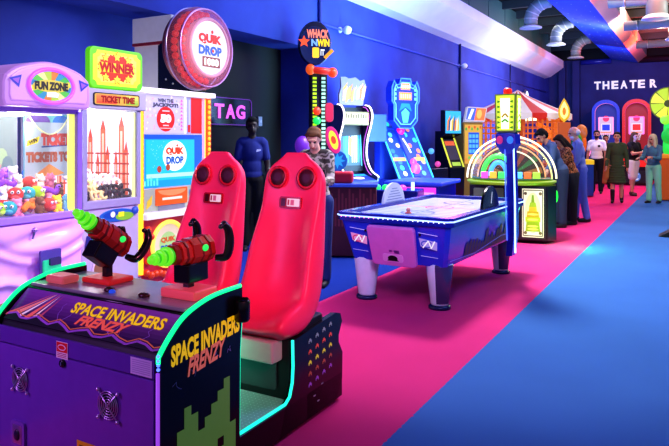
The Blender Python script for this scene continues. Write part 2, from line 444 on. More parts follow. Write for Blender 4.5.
# front face: door panel with top strip
FP = front(0, .012, 0)
m_ = MB(); m_.box(-HW + .03, HW - .035, -.004, .012, .02, .565, lin('7a48b0'), 'G', .004)
door = m_.build('service_door', SI)
m_ = MB(); m_.box(-HW + .03, HW - .035, -.002, .012, .57, .645, lin('6c40a4'), 'G', .004)
m_.build('upper_strip', SI)
DF = front(0, -.0045, 0)
def fan(cx, cz, r):
    m = MB(); m.poly(DF, circ(cx, cz, r * .95), lin('2a2038'), 'P', .001)
    m.build('fan_opening', door)
    for k in (.25, .45, .65, .85, 1.02):
        MB().tube([DF.p(x, z, .009) for x, z in circ(cx, cz, r * k, n=24)], .0022, lin('d4c8e4'), 'M', 5, True).build('fan_guard_ring', door)
    for a in (45, 135):
        d = V((math.cos(R(a)), math.sin(R(a)))) * r * 1.42
        m = MB(); m.tube([DF.p(cx - d.x, cz - d.y, .011), DF.p(cx + d.x, cz + d.y, .011)], .003, lin('d4c8e4'), 'M', 5)
        for s_ in (-1, 1): m.ell(DF.p(cx + s_ * d.x, cz + s_ * d.y, .01), .008, lin('e8e0f0'), 'M', 8)
        m.build('fan_guard_bar', door)
fan(-.315, .425, .052); fan(.255, .425, .056)
# small vent bottom left
m_ = MB(); m_.prism(DF, rrect(-.375, .12, -.28, .235, .012), .0, .012, lin('8858b8'), 'G'); m_.poly(DF, rrect(-.36, .135, -.295, .22, .008), lin('c0b0d0'), 'M', .013); m_.ell(DF.p(-.328, .175, .014), (.02, .008, .026), lin('302040'), 'G', 8)
m_.build('power_inlet', door)
# lock, labels
m_ = MB(); m_.lathe([(.017, 0), (.017, .008), (.012, .012)], DF.p(-.03, .545, 0), (0, -1, 0), lin('181420'), 'G', 18); m_.rect(Fr(DF.p(-.03, .545, .012), (1, 0, 0), (0, 0, 1)), -.003, -.007, .003, .007, SILVER, 'M', .001)
m_.build('lock', door)
SFm = front(0, -.0025, 0)
m_ = MB(); m_.rect(SFm, -.075, .562, .0, .635, lin('f4e4e4'), 'P', .002); m_.rect(SFm, -.072, .59, -.003, .632, lin('e02020'), 'P', .003)
m_.poly(SFm, circ(-.037, .611, .026, .013), lin('f8f0f0'), 'P', .004); m_.poly(SFm, circ(-.037, .611, .021, .009), lin('e02020'), 'P', .005)
for k in range(3): m_.rect(SFm, -.067, .568 + k * .007, -.008, .571 + k * .007, lin('b05050'), 'P', .003)
m_.build('warning_label', SI)
m_ = MB(); m_.rect(SFm, .375, .575, .492, .642, lin('d8cce8'), 'P', .002)
for k in range(7): m_.rect(SFm, .385, .583 + k * .008, .482, .5865 + k * .008, lin('b4a4cc'), 'P', .003)
m_.build('white_label', SI)
m_ = MB(); m_.rect(SFm, -.535 + .035, .575, -.475, .628, lin('d8cce8'), 'P', .002); m_.build('white_label', SI)
m_ = MB(); m_.rect(DF, .06, .17, .215, .24, lin('f0c418'), 'P', .002)
for k in range(4): m_.rect(DF, .075, .182 + k * .012, .20 - .02 * (k % 2), .187 + k * .012, lin('4a3408'), 'P', .003)
m_.build('caution_label', door)
# sloping art panel
S0 = V((0, .033, .661)); S1 = V((0, .162, .777)); sl = (S1 - S0).length
AF = Fr(S0 + V((0, 0, .0)), (1, 0, 0), S1 - S0)
m_ = MB(); m_.prism(AF, [(-HW + .035, 0), (HW - .035, 0), (HW - .035, sl), (-HW + .035, sl)], .0, .006, lin('241430'), 'G')
A2 = Fr(AF.p(0, 0, .006), (1, 0, 0), S1 - S0)
m_.grad(A2, -HW + .035, .0, HW - .035, sl, lin('241430'), lin('9a5cb4'), 'G', .001, 10)
for x0, x1, xb, wd, cc in ((-.27, -.30, -.44, .05, 'ff9a8a'), (-.27, -.30, -.40, .025, 'fff0f0'), (-.25, -.27, -.34, .035, 'ff7a6a'), (-.24, -.26, -.31, .018, 'ffe8e0'), (-.29, -.33, -.49, .03, 'e06a7a'), (-.22, -.24, -.275, .02, 'c05070')):
    m_.poly(A2, [(x0, sl * .97), (xb, .02), (xb - wd, .02)], lin(cc), 'E0.25', .002)
for k in range(6):   # lightning streaks
    random.seed(k + 3); x = -.17 + k * .11; y = sl * .75; pts = [(x, y)]
    for q in range(6): x += random.uniform(-.03, .04); y -= .018; pts.append((x, y))
    m_.strip(A2, pts, .0025, lin('a070d0'), 'P', .002)
hz = [(-.49 + k * .05, .028 + .014 * math.sin(k * 1.9) + (.012 if k < 8 else 0)) for k in range(21)]
m_.strip(A2, hz, .005, lin('e87850'), 'E0.3', .003); m_.strip(A2, [(x, y - .012) for x, y in hz], .010, lin('b06ad0'), 'P', .003)
m_.poly(A2, [(-.50, .0)] + [(x, y - .012) for x, y in hz] + [(.50, .0)], lin('141020'), 'P', .0025)
m_.text(A2, 'SPACE INVADERS', .165, sl * .68, .56, sl * .32, lin('ffd416'), 'E0.5', .004, .03, 0)
m_.text(A2, 'FRENZY', .12, sl * .37, .32, sl * .27, lin('ff6a5a'), 'E0.4', .005, .045, .35)
m_.build('art_panel', SI)
m_ = MB(); m_.tube([(-HW + .03, .165, .785), (HW - .03, .165, .785)], .008, lin('0c0c10'), 'G', 8); m_.build('panel_edge', SI)
# side panels with light trims
for s_, nm in ((1, 'right'), (-1, 'left')):
    m_ = MB(); x = HW - .03 if s_ > 0 else -HW
    m_.prism(YZ(x), SIDE, 0, .03, lin('0c0c12'), 'G')
    if s_ > 0:
        F2 = YZ(HW)
        m_.text(F2, 'SPACE INVADERS', .268, .665, .43, .085, lin('ffd416'), 'E0.45', .002, .045, 0, warp=lambda a, b: (a, b + .42 * a))
        m_.text(F2, 'FRENZY', .265, .59, .24, .075, lin('f08070'), 'E0.35', .003, .04, .3, warp=lambda a, b: (a, b + .35 * a))
        for k in range(4):
            random.seed(k); x_, y_ = .06 + k * .12, .53 + .02 * k; pts = [(x_, y_)]
            for q in range(5): x_ += random.uniform(-.02, .03); y_ += random.uniform(-.03, .025); pts.append((x_, y_))
            m_.strip(F2, pts, .003, lin('6a7ab0'), 'P', .002)
        # stepped green block motif (a plain pixel pattern)
        px = .041
        for r_, row in enumerate(('0000000010', '0010000110', '0011001110', '0111011110', '0111111110', '1111111111', '1101111011', '1111110111', '1111111111')):
            for c_, b in enumerate(row):
                if b == '1': m_.rect(F2, .045 + c_ * px, .42 - r_ * px, .045 + (c_ + 1) * px, .42 - (r_ - 1) * px, lin('6a9a48'), 'E0.25', .002)
    sp = m_.build('side_panel', SI)
    xe = HW - .012 if s_ > 0 else -HW + .012
    tp = [(xe, y, z + .006) for y, z in SIDE[1:-3]]
    MB().tube(tp, .0105, lin('10e884'), 'E1.6', 8).build('light_trim', sp)
    MB().tube([(xe, .512, .70), (xe, .497, .55), (xe, .492, .19)], .0075, lin('10e0b0'), 'E1.2', 8).build('light_trim', sp)
    MB().tube([(xe, -.004, .02), (xe, -.004, .60)], .008, lin('a050e0'), 'E0.8', 8).build('light_trim', sp)
    for k in range(4):
        MB().ell((xe + .004 * s_, -.006, .615 + k * .017), .007, lin('5070ff'), 'E2.5', 8).build('light_dot', sp)
# gun deck
m_ = MB(); m_.box(-HW + .035, HW - .035, .17, .495, .79, .806, lin('8c8a8c'), 'G', .006); m_.build('gun_deck', SI)
m_ = MB(); m_.box(-.435, -.30, .20, .30, .806, .845, lin('f07078'), 'E0.3', .018); m_.build('lamp_block', SI)
for x, y in ((.20, .235), (-.02, .235)):
    MB().ell((x, y, .812), (.03, .022, .014), lin('402020'), 'G', 12).build('start_button', SI)
MB().ell((.02, .215, .812), (.018, .014, .01), lin('2858e0'), 'E0.6', 12).build('start_button', SI)
def gun(px_, py_, pitch, bulb):
    # gun pointing along -y at its own origin, then pitched about x
    M = Matrix.Translation((px_, py_, 1.03 if not bulb else 1.005)) @ Matrix.Rotation(R(pitch), 4, 'X')
    base = MB(); base.box(px_ - .10, px_ + .10, py_ - .075, py_ + .08, .806, .832 + .016 * bulb, lin('f06068') if bulb else lin('d83028'), 'E0.2', .012); base.box(px_ - .018, px_ + .018, py_ - .018, py_ + .018, .83, .95, lin('18181c'), 'G', .004)
    g = base.build('gun', SI)
    prof = [(-.055, -.02), (-.045, .03), (-.02, .055), (.02, .055), (.045, .03), (.055, -.02), (.035, -.05), (-.035, -.05)]
    m = MB(); F3 = Fr((0, .12, 0), (1, 0, 0), (0, 0, 1))   # n = -y
    def pr(p, d0, d1, col, sc=1, mt='G'):
        bm = MB(); bm.prism(F3, [(x * sc, y * sc) for x, y in p], d0, d1, col, mt, .004)
        m.add([M @ V(v) for v in bm.v], bm.f, col, mt)
    pr(prof, 0, .14, lin('a02a20'), 1.05); pr(prof, .14, .20, lin('c03426'), .92); pr(prof, .20, .235, lin('8a2018'), .78)
    for k in range(4): pr(prof, .03 + k * .045, .045 + k * .045, lin('6a1814'), 1.12 - .05 * k)
    m.build('gun_body', g)
    m = MB()
    for k, (r1, w1) in enumerate(((.036, .018), (.042, .015), (.03, .018), (.035, .013), (.022, .018), (.026, .012))):
        m.lathe([(r1 * .7, 0), (r1, .003), (r1, w1 - .003), (r1 * .7, w1)], M @ V((0, -.115 - k * .0165, 0)), M.to_3x3() @ V((0, -1, 0)), lin('70f030') if k % 2 else lin('38c820'), 'E0.7', 16)
    m.ell(M @ V((0, -.222, 0)), .019, lin('70f030'), 'E0.7', 12)
    m.build('barrel', g)
    m = MB(); bm = MB(); bm.box(-.045, .045, -.05, .08, -.135, -.05, lin('16161a'), 'G', .008); m.add([M @ V(v) for v in bm.v], bm.f, lin('16161a'), 'G')
    m.build('motor_housing', g)
    for s_ in (-1, 1):
        pts = [M @ V(p) for p in catmull([(s_ * .05, .12, -.045), (s_ * .09, .15, -.04), (s_ * .098, .165, .02), (s_ * .095, .16, .08), (s_ * .09, .13, .115)], 5)]
        m = MB(); m.tube(pts, .02, lin('14161a'), 'G', 10, radii=[.014 + .008 * math.sin(PI * i / (len(pts) - 1)) for i in range(len(pts))]); m.build('grip', g)
        MB().ell(M @ V((s_ * .09, .115, .10)), .012, lin('1c1c22'), 'G', 8).build('trigger', g)
    for s_ in (-1, 1):
        MB().ell(M @ V((s_ * .055, .05, .012)), (.008, .02, .016), lin('28e060'), 'E1', 10).build('side_lamp', g)
    if bulb: pass
gun(-.19, .37, -36, 0); gun(.36, .345, 1, 1)
# cup holder on the right side
m_ = MB(); m_.lathe([(.03, 0), (.036, .01), (.036, .09), (.03, .1), (.028, .09)], (HW + .022, .475, .69), (0, 0, 1), lin('0c0c10'), 'G', 20); m_.build('cup_holder', SI)
# foot platform and seat base
m_ = MB(); m_.box(-HW, HW, .485, 1.44, .02, .16, lin('0c0c12'), 'G', .004); m_.build('platform', SI)
PT = Fr((0, 0, .1605), (1, 0, 0), (0, 1, 0))
m_ = MB(); m_.rect(PT, -HW + .005, .49, HW - .005, .93, lin('a8c8c0'), 'P', .001)
for i in range(44):
    for j in range(18):
        x, y = -.515 + i * .0238, .505 + j * .0238
        if y > .92: continue
        a = .4 if (i + j) % 2 else -.4
        dx, dy = .008 * math.cos(a + PI / 4), .008 * math.sin(a + PI / 4); nx, ny = -dy * .3, dx * .3
        if (i + j) % 2: dx, dy, nx, ny = -dx, dy, nx, -ny
        m_.poly(PT, [(x - dx, y - dy), (x + nx, y + ny), (x + dx, y + dy), (x - nx, y - ny)], lin('e0f8f0'), 'P', .003)
m_.build('tread_plate', SI)
m_ = MB(); m_.box(-HW + .03, HW - .03, .93, 1.40, .16, .47, lin('101014'), 'P', .004)
FB = front(0, .93, 0)
m_.build('seat_base', SI)
m_ = MB()
for s_ in (-.27, .27):
    MB().prism(FB, rrect(s_ - .16, .20, s_ + .16, .36, .02), 0, .008, lin('3c4c4c'), 'G').build('access_panel', SI)
pass
BSD = [(.86, .16), (.90, .19), (.93, .26), (.94, .34), (.935, .475), (1.36, .515), (1.42, .50), (1.44, .45), (1.40, .38), (1.40, .34), (1.445, .27), (1.44, .12), (1.38, .02), (.80, .02)]
for s_ in (1, -1):
    m_ = MB(); x = HW - .03 if s_ > 0 else -HW
    m_.prism(YZ(x), BSD, 0, .03, lin('0c0c12'), 'G')
    F2 = YZ(HW)
    if s_ > 0:
        cl = ['8a94a8', 'e85a4a', 'e8d83a', 'b0503a', '9a4ac0', '50586a']
        for r_ in range(5):
            for c_ in range(4):
                x0, y0 = 1.07 + c_ * .072, .435 - r_ * .058 + c_ * .012; q = .008
                for k, row in enumerate(('0110', '1111', '1001')):
                    for b, ch in enumerate(row):
                        if ch == '1': m_.rect(F2, x0 + b * q, y0 - k * q, x0 + (b + 1) * q, y0 - (k - 1) * q, lin(cl[r_]), 'E0.35', .002)
        for x0, y0 in ((1.12, .12), (1.2, .16), (1.16, .08)): m_.rect(F2, x0, y0, x0 + .022, y0 + .008, lin('a8a8b0'), 'P', .002)
    bp_ = m_.build('base_side', SI)
    xe = HW - .006 if s_ > 0 else -HW + .006
    MB().tube([(xe, y, z) for y, z in [(.50, .172), (.70, .172), (.86, .172), (.90, .195), (.925, .26), (.932, .34), (.928, .475)]], .008, lin('20e8c8'), 'E1.4', 8).build('light_trim', bp_)
# bucket seats
ROWS = [(-.275, .515, .205, .010, .08), (-.26, .552, .222, .03, .10), (-.18, .572, .238, .055, .12), (-.07, .585, .242, .07, .14), (.0, .635, .240, .08, .15),
        (.045, .73, .235, .085, .145), (.075, .83, .228, .085, .135), (.10, .93, .222, .075, .125), (.125, 1.03, .212, .05, .115), (.145, 1.12, .204, .028, .105),
        (.155, 1.22, .205, .014, .10), (.168, 1.31, .198, .008, .09), (.176, 1.365, .148, .004, .08), (.181, 1.40, .088, .0, .07), (.186, 1.425, .070, .0, .055), (.187, 1.43, .062, .0, .05)]
def seat(sx, sy):
    rings = []
    for i, (y, z, w_, b, th) in enumerate(ROWS):
        a = ROWS[max(i - 1, 0)]; c = ROWS[min(i + 1, len(ROWS) - 1)]
        t = V((0, c[0] - a[0], c[1] - a[1])).normalized(); n = V((1, 0, 0)).cross(t); n = -n if n.y > 0 or (abs(n.y) < .3 and n.z < 0) else n
        if n.z < 0 and i < 4: n = -n
        pr = [(-1, -.005), (-.93, b), (-.72, b * .75), (-.4, b * .15), (0, 0), (.4, b * .15), (.72, b * .75), (.93, b), (1, -.005), (.97, -th * .6), (.7, -th), (0, -th * 1.05), (-.7, -th), (-.97, -th * .6)]
        rings.append([V((sx + k * w_, sy + y, z)) + n * h for k, h in pr])
    m = MB(); m.loft(rings, lin('ff3c6a'), 'L')
    s = m.build('seat', SI, subsurf=2, recalc=True)
    # headrest fittings
    n = V((0, -.985, .14)).normalized()
    Hf = Fr(V((sx, sy + .153, 1.255)), (1, 0, 0), V((1, 0, 0)).cross(n) * -1)
    for k in (-1, 1):
        c = Hf.p(k * .098, .03, .004)
        q = MB(); q.lathe([(.044, -.01), (.062, -.004), (.066, .006), (.056, .012), (.050, .008), (.048, .002)], c, Hf.n, lin('d02038'), 'G', 24)
        sp = q.build('speaker', s)
        q = MB(); q.lathe([(.0485, .0), (.048, .007), (.02, .009)], c, Hf.n, lin('4c2030'), 'P', 24); q.build('speaker_mesh', sp)
    q = MB(); q.prism(Hf, rrect(-.072, -.145, .072, -.08, .012), -.01, .008, lin('b01828'), 'G'); sl_ = q.build('badge_slot', s)
    q = MB(); q.prism(Hf, rrect(-.06, -.135, -.03, -.09, .006), .0, .010, lin('501018'), 'G'); q.build('slot_recess', sl_)
    q = MB(); q.prism(Hf, rrect(-.02, -.135, .064, -.09, .006), .0, .010, lin('f8e0e4'), 'E0.5'); q.rect(Hf, -.014, -.128, -.002, -.097, lin('c04050'), 'P', .012); q.rect(Hf, .006, -.128, .03, -.097, lin('e890a0'), 'P', .012); q.build('badge_label', sl_)
    q = MB(); q.box(sx - .15, sx + .15, sy - .255, sy - .15, .36, .475, lin('c8c0b4'), 'P', .015); q.build('seat_mount', s)
    q = MB(); q.box(sx - .2, sx + .2, sy - .10, sy + .16, .45, .54, lin('141416'), 'P', .015); q.build('seat_bracket', s)
seat(.312, 1.10); seat(-.255, 1.10)

# ================================================================ prize machine with the round oval sign
FZ = thing('prize_machine', 'lilac prize crane machine with an oval FUN ZONE sign', 'arcade game', (-4.2, 3.02, 0), 90)
LP = lin('d49af0'); LP2 = lin('a080e8')
m_ = MB()
m_.box(-.35, .35, .04, .85, .03, .92, LP, 'G', .02); m_.box(-.35, .35, .80, .85, .9, 1.75, lin('c8b8f0'), 'P'); m_.box(-.36, .36, 0, .86, .90, .955, LP2, 'G', .012)
m_.box(-.35, .35, .02, .85, 1.70, 1.76, LP2, 'G', .01)
m_.build('cabinet', FZ)
for x in (-.34, .34): MB().box(x - .022, x + .022, .0, .045, .95, 1.72, lin('8a6ae0'), 'G', .006).build('post', FZ)
MB().box(.262, .312, .03, .05, .955, 1.70, lin('e8f060'), 'E0.9').build('light_strip', FZ)
MB().box(-.21, -.16, .40, .44, .955, 1.70, lin('f4f8d8'), 'E0.9').build('light_strip', FZ)
MB().box(-.14, -.125, .42, .44, .955, 1.70, lin('60d8a0'), 'E0.5').build('light_strip', FZ)
MB().box(-.33, .33, .2, .8, 1.695, 1.70, WHITE, 'E2.5').build('ceiling_lamp', FZ)
hd = [(-.345, 1.735), (.345, 1.735), (.362, 1.78), (.36, 1.90)] + [(p.x, p.y) for p in catmull([(.345, 1.95, 0), (.24, 2.02, 0), (.0, 2.07, 0), (-.24, 2.02, 0), (-.345, 1.95, 0)], 5)] + [(-.36, 1.90), (-.362, 1.78)]
HF = front(0, -.10, 0)
m_ = MB(); m_.prism(HF, hd, -.5, 0, lin('d49af8'), 'E0.4', .03); hdr = m_.build('header', FZ)
m_ = MB(); m_.prism(HF, [(x * .88, 1.735 + (z - 1.735) * .80 + .04) for x, z in hd], 0, .012, lin('dca4fa'), 'E0.5', .01); m_.build('header_face', hdr)
m_ = MB(); m_.tube([HF.p(x, z, .02) for x, z in circ(0, 1.89, .185, .122, 36)], .015, lin('b050ff'), 'E1.3', 8, True); m_.build('oval_ring', hdr)
m_ = MB(); m_.poly(HF, circ(0, 1.89, .18, .118, 32), lin('58c8b0'), 'E0.5', .014)
cl = ['e0d840', '48b850', '3090b8', 'd08030', 'a8c840', 'd8d890', '58c048', '3080b0']
for k in range(16):
    a0, a1 = k * 22.5, k * 22.5 + 22.5
    m_.poly(HF, [(0, 1.89)] + arc(0, 1.89, .165, .108, a0, a1, 3), lin(cl[k % 8]), 'E0.6', .016)
m_.prism(HF, [(x, z) for x, z in arc(0, 1.89, .15, .045, 0, 360, 24)[:-1]], .016, .019, lin('e8d850'), 'E0.4')
m_.text(HF, 'FUN ZONE', 0, 1.89, .275, .062, lin('101008'), 'P', .021, .07)
m_.poly(HF, [(-.04, 1.81), (.05, 1.81), (.06, 1.835), (.03, 1.85), (-.04, 1.845)], lin('f0f8ff'), 'E0.6', .02)
m_.build('oval_sign', hdr)
for s_ in (-1, 1):
    m_ = MB(); m_.poly(HF, [(s_ * .235, 1.955), (s_ * .33, 1.925), (s_ * .255, 1.865)][::s_], lin('3038c8'), 'E0.5', .016); m_.poly(HF, [(s_ * .25, 1.935), (s_ * .305, 1.92), (s_ * .262, 1.89)][::s_], lin('a060e0'), 'E0.5', .018); m_.build('triangle_lamp', hdr)
# glass
m_ = MB(); m_.box(-.32, .32, .012, .018, .955, 1.70, WHITE, 'X'); m_.build('glass_front', FZ)
# backdrop
BF = front(0, .79, 0)
m_ = MB(); m_.rect(BF, -.34, .95, .34, 1.70, lin('a8b8b8'), 'E0.3', .001)
for k in range(12):
    random.seed(k); m_.poly(BF, circ(-.3 + k * .05, 1.05 + random.random() * .55, .05, .07, 10), lin(random.choice(['f0e8d0', '90c0d8', 'e8b0a0', 'c8e0b0', '8aa0a8'])), 'E0.35', .002 + k * .0005)
m_.build('backdrop', FZ)
# sign board hung inside
PF = front(0, .32, 0)
t = thing('hanging_sign', 'paper sign reading WIN TICKET hung by a cord inside the lilac prize machine', 'sign', (-4.52, 3.20, .07), 90)
Pf = front(0, 0, 0)
m_ = MB(); m_.rect(Pf, -.10, 1.14, .33, 1.62, lin('b0c0cc'), 'E0.45', .001); m_.rect(Pf, -.105, 1.135, -.095, 1.62, lin('60a8c0'), 'E0.5', .002); m_.rect(Pf, -.10, 1.57, .33, 1.66, lin('70c0c0'), 'E0.5', .002)
m_.poly(Pf, arc(.02, 1.57, .11, .07, 0, 180, 10), lin('7858b0'), 'E0.4', .003); m_.poly(Pf, arc(.23, 1.57, .08, .06, 0, 180, 10), lin('3880d0'), 'E0.4', .003)
m_.poly(Pf, [(-.08, 1.38), (.02, 1.41), (.035, 1.46), (-.07, 1.425)], lin('f4e020'), 'E0.6', .003)
Pw = Fr((0, 0, 0), (1, 0, 0), (0, 0, 1))
m_.text(Pf, 'WIN', -.025, 1.42, .075, .035, lin('302010'), 'P', .005, .06, 0, warp=lambda a, b: (a, b + a * .8))
m_.text(Pf, 'TICKET', .18, 1.435, .27, .10, lin('c84a38'), 'E0.2', .005, .09)
m_.strip(Pf, [(.05, 1.375), (.31, 1.39)], .012, lin('284890'), 'P', .004)
m_.text(Pf, 'TICKETS TO', .115, 1.295, .40, .085, lin('a85a38'), 'E0.2', .005, .09)
m_.poly(Pf, [(.0, 1.16), (.12, 1.24), (.26, 1.16), (.2, 1.145), (.05, 1.145)], lin('f0a050'), 'E0.4', .003)
m_.build('sign_sheet', t)
m_ = MB(); m_.tube([(p.x, -.012, p.y) for p in catmull([(-.06, 1.61, 0), (.02, 1.52, 0), (.12, 1.475, 0), (.22, 1.52, 0), (.29, 1.61, 0)], 5)], .006, lin('e8ecb0'), 'E0.5', 6); m_.build('cord', t)
# moulded lower body
LF = front(0, -.012, 0)
NX, NZ = 46, 54
def relief(x, z):
    g = lambda d, w: math.exp(-(d / w) ** 2)
    b = .030
    b += .055 * (1 / (1 + math.exp(-(z - (.66 + .9 * x * x)) * 55)))                       # tray ledge curving up at both sides
    b -= .05 * g((z - .80 - .15 * x) / .045, 1) * g(x / .19, 1) ** .6
    b += .03 * g((z - (.60 + .8 * (x - .02) ** 2)) / .03, 1)
    b += .045 * g((math.hypot(x + .30, (z - .25)) - .25) / .035, 1)
    b -= .018 * g((x + .17) / .09, 1) * g((z - .52) / .035, 1)
    b += .02 * g((x - .30 + .25 * (.62 - z)) / .05, 1) * g((z - .42) / .18, 1)
    b -= .02 * g((x - .05) / .11, 1) * g((z - .5) / .13, 1)
    return -b
vs = [(-.352 + .704 * i / NX, .035 + relief(-.352 + .704 * i / NX, .03 + .87 * j / NZ), .03 + .87 * j / NZ) for j in range(NZ + 1) for i in range(NX + 1)]
fs = [(j * (NX + 1) + i, j * (NX + 1) + i + 1, (j + 1) * (NX + 1) + i + 1, (j + 1) * (NX + 1) + i) for j in range(NZ) for i in range(NX)]
MB().add(vs, fs, lin('eab8ff'), 'G', True).build('moulded_front', FZ)
m_ = MB(); m_.tube([(-.09, -.03, .79), (-.09, -.05, .84)], .008, lin('8088b0'), 'M', 8); m_.ell((-.09, -.055, .855), .018, lin('b0a0e0'), 'M', 12); m_.build('joystick', FZ)
m_ = MB(); m_.poly(front(0, .0, 0), circ(-.30, .22, .15), lin('9a8468'), 'P', .012); m_.build('prize_door', FZ)
LF = front(-.04, -.072, .10)
m_ = MB(); m_.prism(LF, rrect(-.03, .40, .14, .60, .012), 0, .02, lin('50489a'), 'G'); td = m_.build('ticket_door', FZ)
m_ = MB(); m_.prism(front(-.04, -.093, .10), rrect(-.015, .43, .125, .53, .01), 0, .02, lin('30d8a0'), 'E0.6'); m_.prism(front(-.04, -.114, .10), rrect(.02, .49, .11, .545, .01), 0, .02, lin('3a3a6a'), 'G'); m_.build('ticket_slot', td)
# plush prizes behind the glass
random.seed(12)
KIND = [('round lime green', 'ball', 'a0e020'), ('round red', 'ball', 'd83a30'), ('round blue', 'ball', '3070d0'), ('curled orange', 'worm', 'ff8a20'), ('curled purple', 'worm', '8a40d0'), ('teal', 'ball', '20a8b0'),
        ('yellow', 'bear', 'ffd830'), ('cream', 'bear', 'f0e4c8'), ('brown', 'bear', '7a5030'), ('white', 'bear', 'f4f0f0'), ('pink', 'bear', 'f090b0'), ('sky blue', 'bear', '68b8f0')]
def plush(kind, colr, loc, rz, label, r=.065):
    t = thing('plush_toy', label, 'toy', loc, rz, 'plush prizes in the lilac machine')
    c = lin(colr); c2 = tuple(min(1, x * 1.4 + .1) for x in c)
    if kind == 'ball':
        m = MB(); m.ell((0, 0, 0), (r * 1.15, r * 1.1, r * 1.05), c, 'C', 14); m.ell((0, -r * .6, -r * .3), (r * .7, r * .55, r * .5), c2, 'C', 10); m.build('body', t)
        for s_ in (-1, 1):
            e = MB(); e.ell((s_ * r * .4, -r * .95, r * .35), r * .26, WHITE, 'P', 8); e.ell((s_ * r * .4, -r * 1.16, r * .35), r * .12, BLACK, 'P', 6); e.build('eye', t)
    elif kind == 'worm':
        m = MB(); m.tube(catmull([(-r * 1.6, 0, -r * .4), (-r * .8, -r * .3, r * .4), (0, 0, r * .3), (r * .8, -r * .3, -r * .1), (r * 1.6, 0, r * .6)], 4), r * .45, c, 'C', 10); m.ell((r * 1.6, 0, r * .6), r * .6, c2, 'C', 10); m.build('body', t)
        for s_ in (-1, 1): MB().ell((r * 1.6 + s_ * r * .2, -r * .55, r * .75), r * .14, BLACK, 'P', 6).build('eye', t)
    else:
        m = MB(); m.ell((0, 0, -r * .5), (r * .8, r * .7, r * .9), c, 'C', 12); m.ell((0, -r * .1, r * .6), r * .7, c, 'C', 12)
        for s_ in (-1, 1):
            m.ell((s_ * r * .6, 0, -r * .1), (r * .3, r * .3, r * .55), c, 'C', 8); m.ell((s_ * r * .45, -r * .5, -r * 1.1), (r * .35, r * .55, r * .35), c, 'C', 8)
        m.build('body', t)
        for s_ in (-1, 1): MB().ell((s_ * r * .5, 0, r * 1.15), (r * .28, r * .15, r * .28), c, 'C', 8).build('ear', t)
        MB().ell((0, -r * .7, r * .45), (r * .35, r * .3, r * .28), c2, 'C', 8).build('muzzle', t)
    return t
slots = []
rows_ = [(.085, 1.01, 8), (.17, 1.03, 7), (.17, 1.10, 7), (.27, 1.10, 7), (.27, 1.17, 7), (.40, 1.16, 6), (.40, 1.23, 6)]
WH = ['front row', 'second row, low', 'second row, high', 'third row, low', 'third row, high', 'fourth row, low', 'back row, high']
ORD = {8: ['1st', '2nd', '3rd', '4th', '5th', '6th', '7th', '8th'], 7: ['1st', '2nd', '3rd', '4th', '5th', '6th', '7th'], 6: ['1st', '2nd', '3rd', '4th', '5th', '6th']}
for r_, (dy, z, n) in enumerate(rows_):
    for k in range(n):
        a, kd, cc = KIND[(k * 5 + r_ * 7 + (k * r_) % 3) % 12]
        x = -.285 + .57 * k / (n - 1) + random.uniform(-.015, .015)
        plush(kd, cc, (-4.2 - dy, 3.02 + min(.272, max(-.29, x)), z), 90 + random.uniform(-50, 50), '%s plush toy, %s from the left in the %s' % (a, ORD[n][k], WH[r_]), .05)

# ================================================================ ticket machine with lit sign
TT = thing('ticket_machine', 'grey ticket prize machine with a green and yellow WINNER sign on top', 'arcade game', (-4.3, 3.775, 0), 90)
G1 = lin('b8b4d8'); G2 = lin('9c9cc4')
m_ = MB(); m_.box(-.305, .305, .02, .8, .03, .96, G1, 'G', .02); m_.box(-.305, .305, .74, .8, .9, 1.76, lin('d0d0e4'), 'P'); m_.box(-.305, .305, .0, .8, .93, 1.0, G2, 'G', .012)
m_.build('cabinet', TT)
for x in (-.285, .285): MB().box(x - .022, x + .022, 0, .04, .99, 1.76, G2, 'G', .006).build('post', TT)
MB().box(.238, .258, .02, .04, 1.0, 1.74, lin('f0f8a0'), 'E0.8').build('light_strip', TT)
MB().box(.305, .335, .0, .03, .3, 1.80, lin('ffe030'), 'E1.0').build('light_strip', TT)
m_ = MB(); m_.box(-.30, .345, -.03, .5, 1.755, 1.925, lin('b4b0c8'), 'G', .018); tb = m_.build('header', TT)
TF = front(0, -.03, 0)
m_ = MB(); m_.prism(TF, rrect(-.235, 1.785, .255, 1.89, .02), 0, .008, lin('383848'), 'G'); m_.poly(TF, rrect(-.225, 1.793, .245, 1.882, .016), lin('d8b048'), 'E0.6', .0095)
m_.grad(TF, -.21, 1.80, .0, 1.876, lin('e85030'), lin('f09050'), 'E0.6', .011, 4); m_.grad(TF, .10, 1.80, .235, 1.876, lin('88c040'), lin('e8e070'), 'E0.6', .011, 4)
m_.text(TF, 'TICKET TIME', .015, 1.838, .36, .058, lin('b01408'), 'E0.3', .014, .06); m_.build('name_panel', tb)
WFm = front(0, -.02, 0)
sh = rrect(-.275, 1.925, .29, 2.265, .05)
m_ = MB(); m_.prism(WFm, sh, -.04, .02, lin('70e020'), 'E0.6', .012); ws = m_.build('lit_sign', TT)
fc = []
x0, x1, z0, z1, q = -.245, .26, 1.952, 2.238, .04
fc = arc(x0, z0, q, q, 90, 0, 5) + arc(x1, z0, q, q, 180, 90, 5) + arc(x1, z1, q, q, 270, 180, 5) + arc(x0, z1, q, q, 360, 270, 5)
m_ = MB(); m_.poly(WFm, fc, lin('d8f830'), 'E1.0', .0215); m_.poly(WFm, [(x * .82, 2.1 + (z - 2.1) * .82) for x, z in fc], lin('f8f060'), 'E0.9', .0225)
bst = [(.21 * k * math.cos(R(a)), 2.1 + .12 * k * math.sin(R(a))) for a, k in ((i * 10, 1 if i % 2 else .82) for i in range(36))]
m_.poly(WFm, bst, lin('e83a18'), 'E0.7', .024)
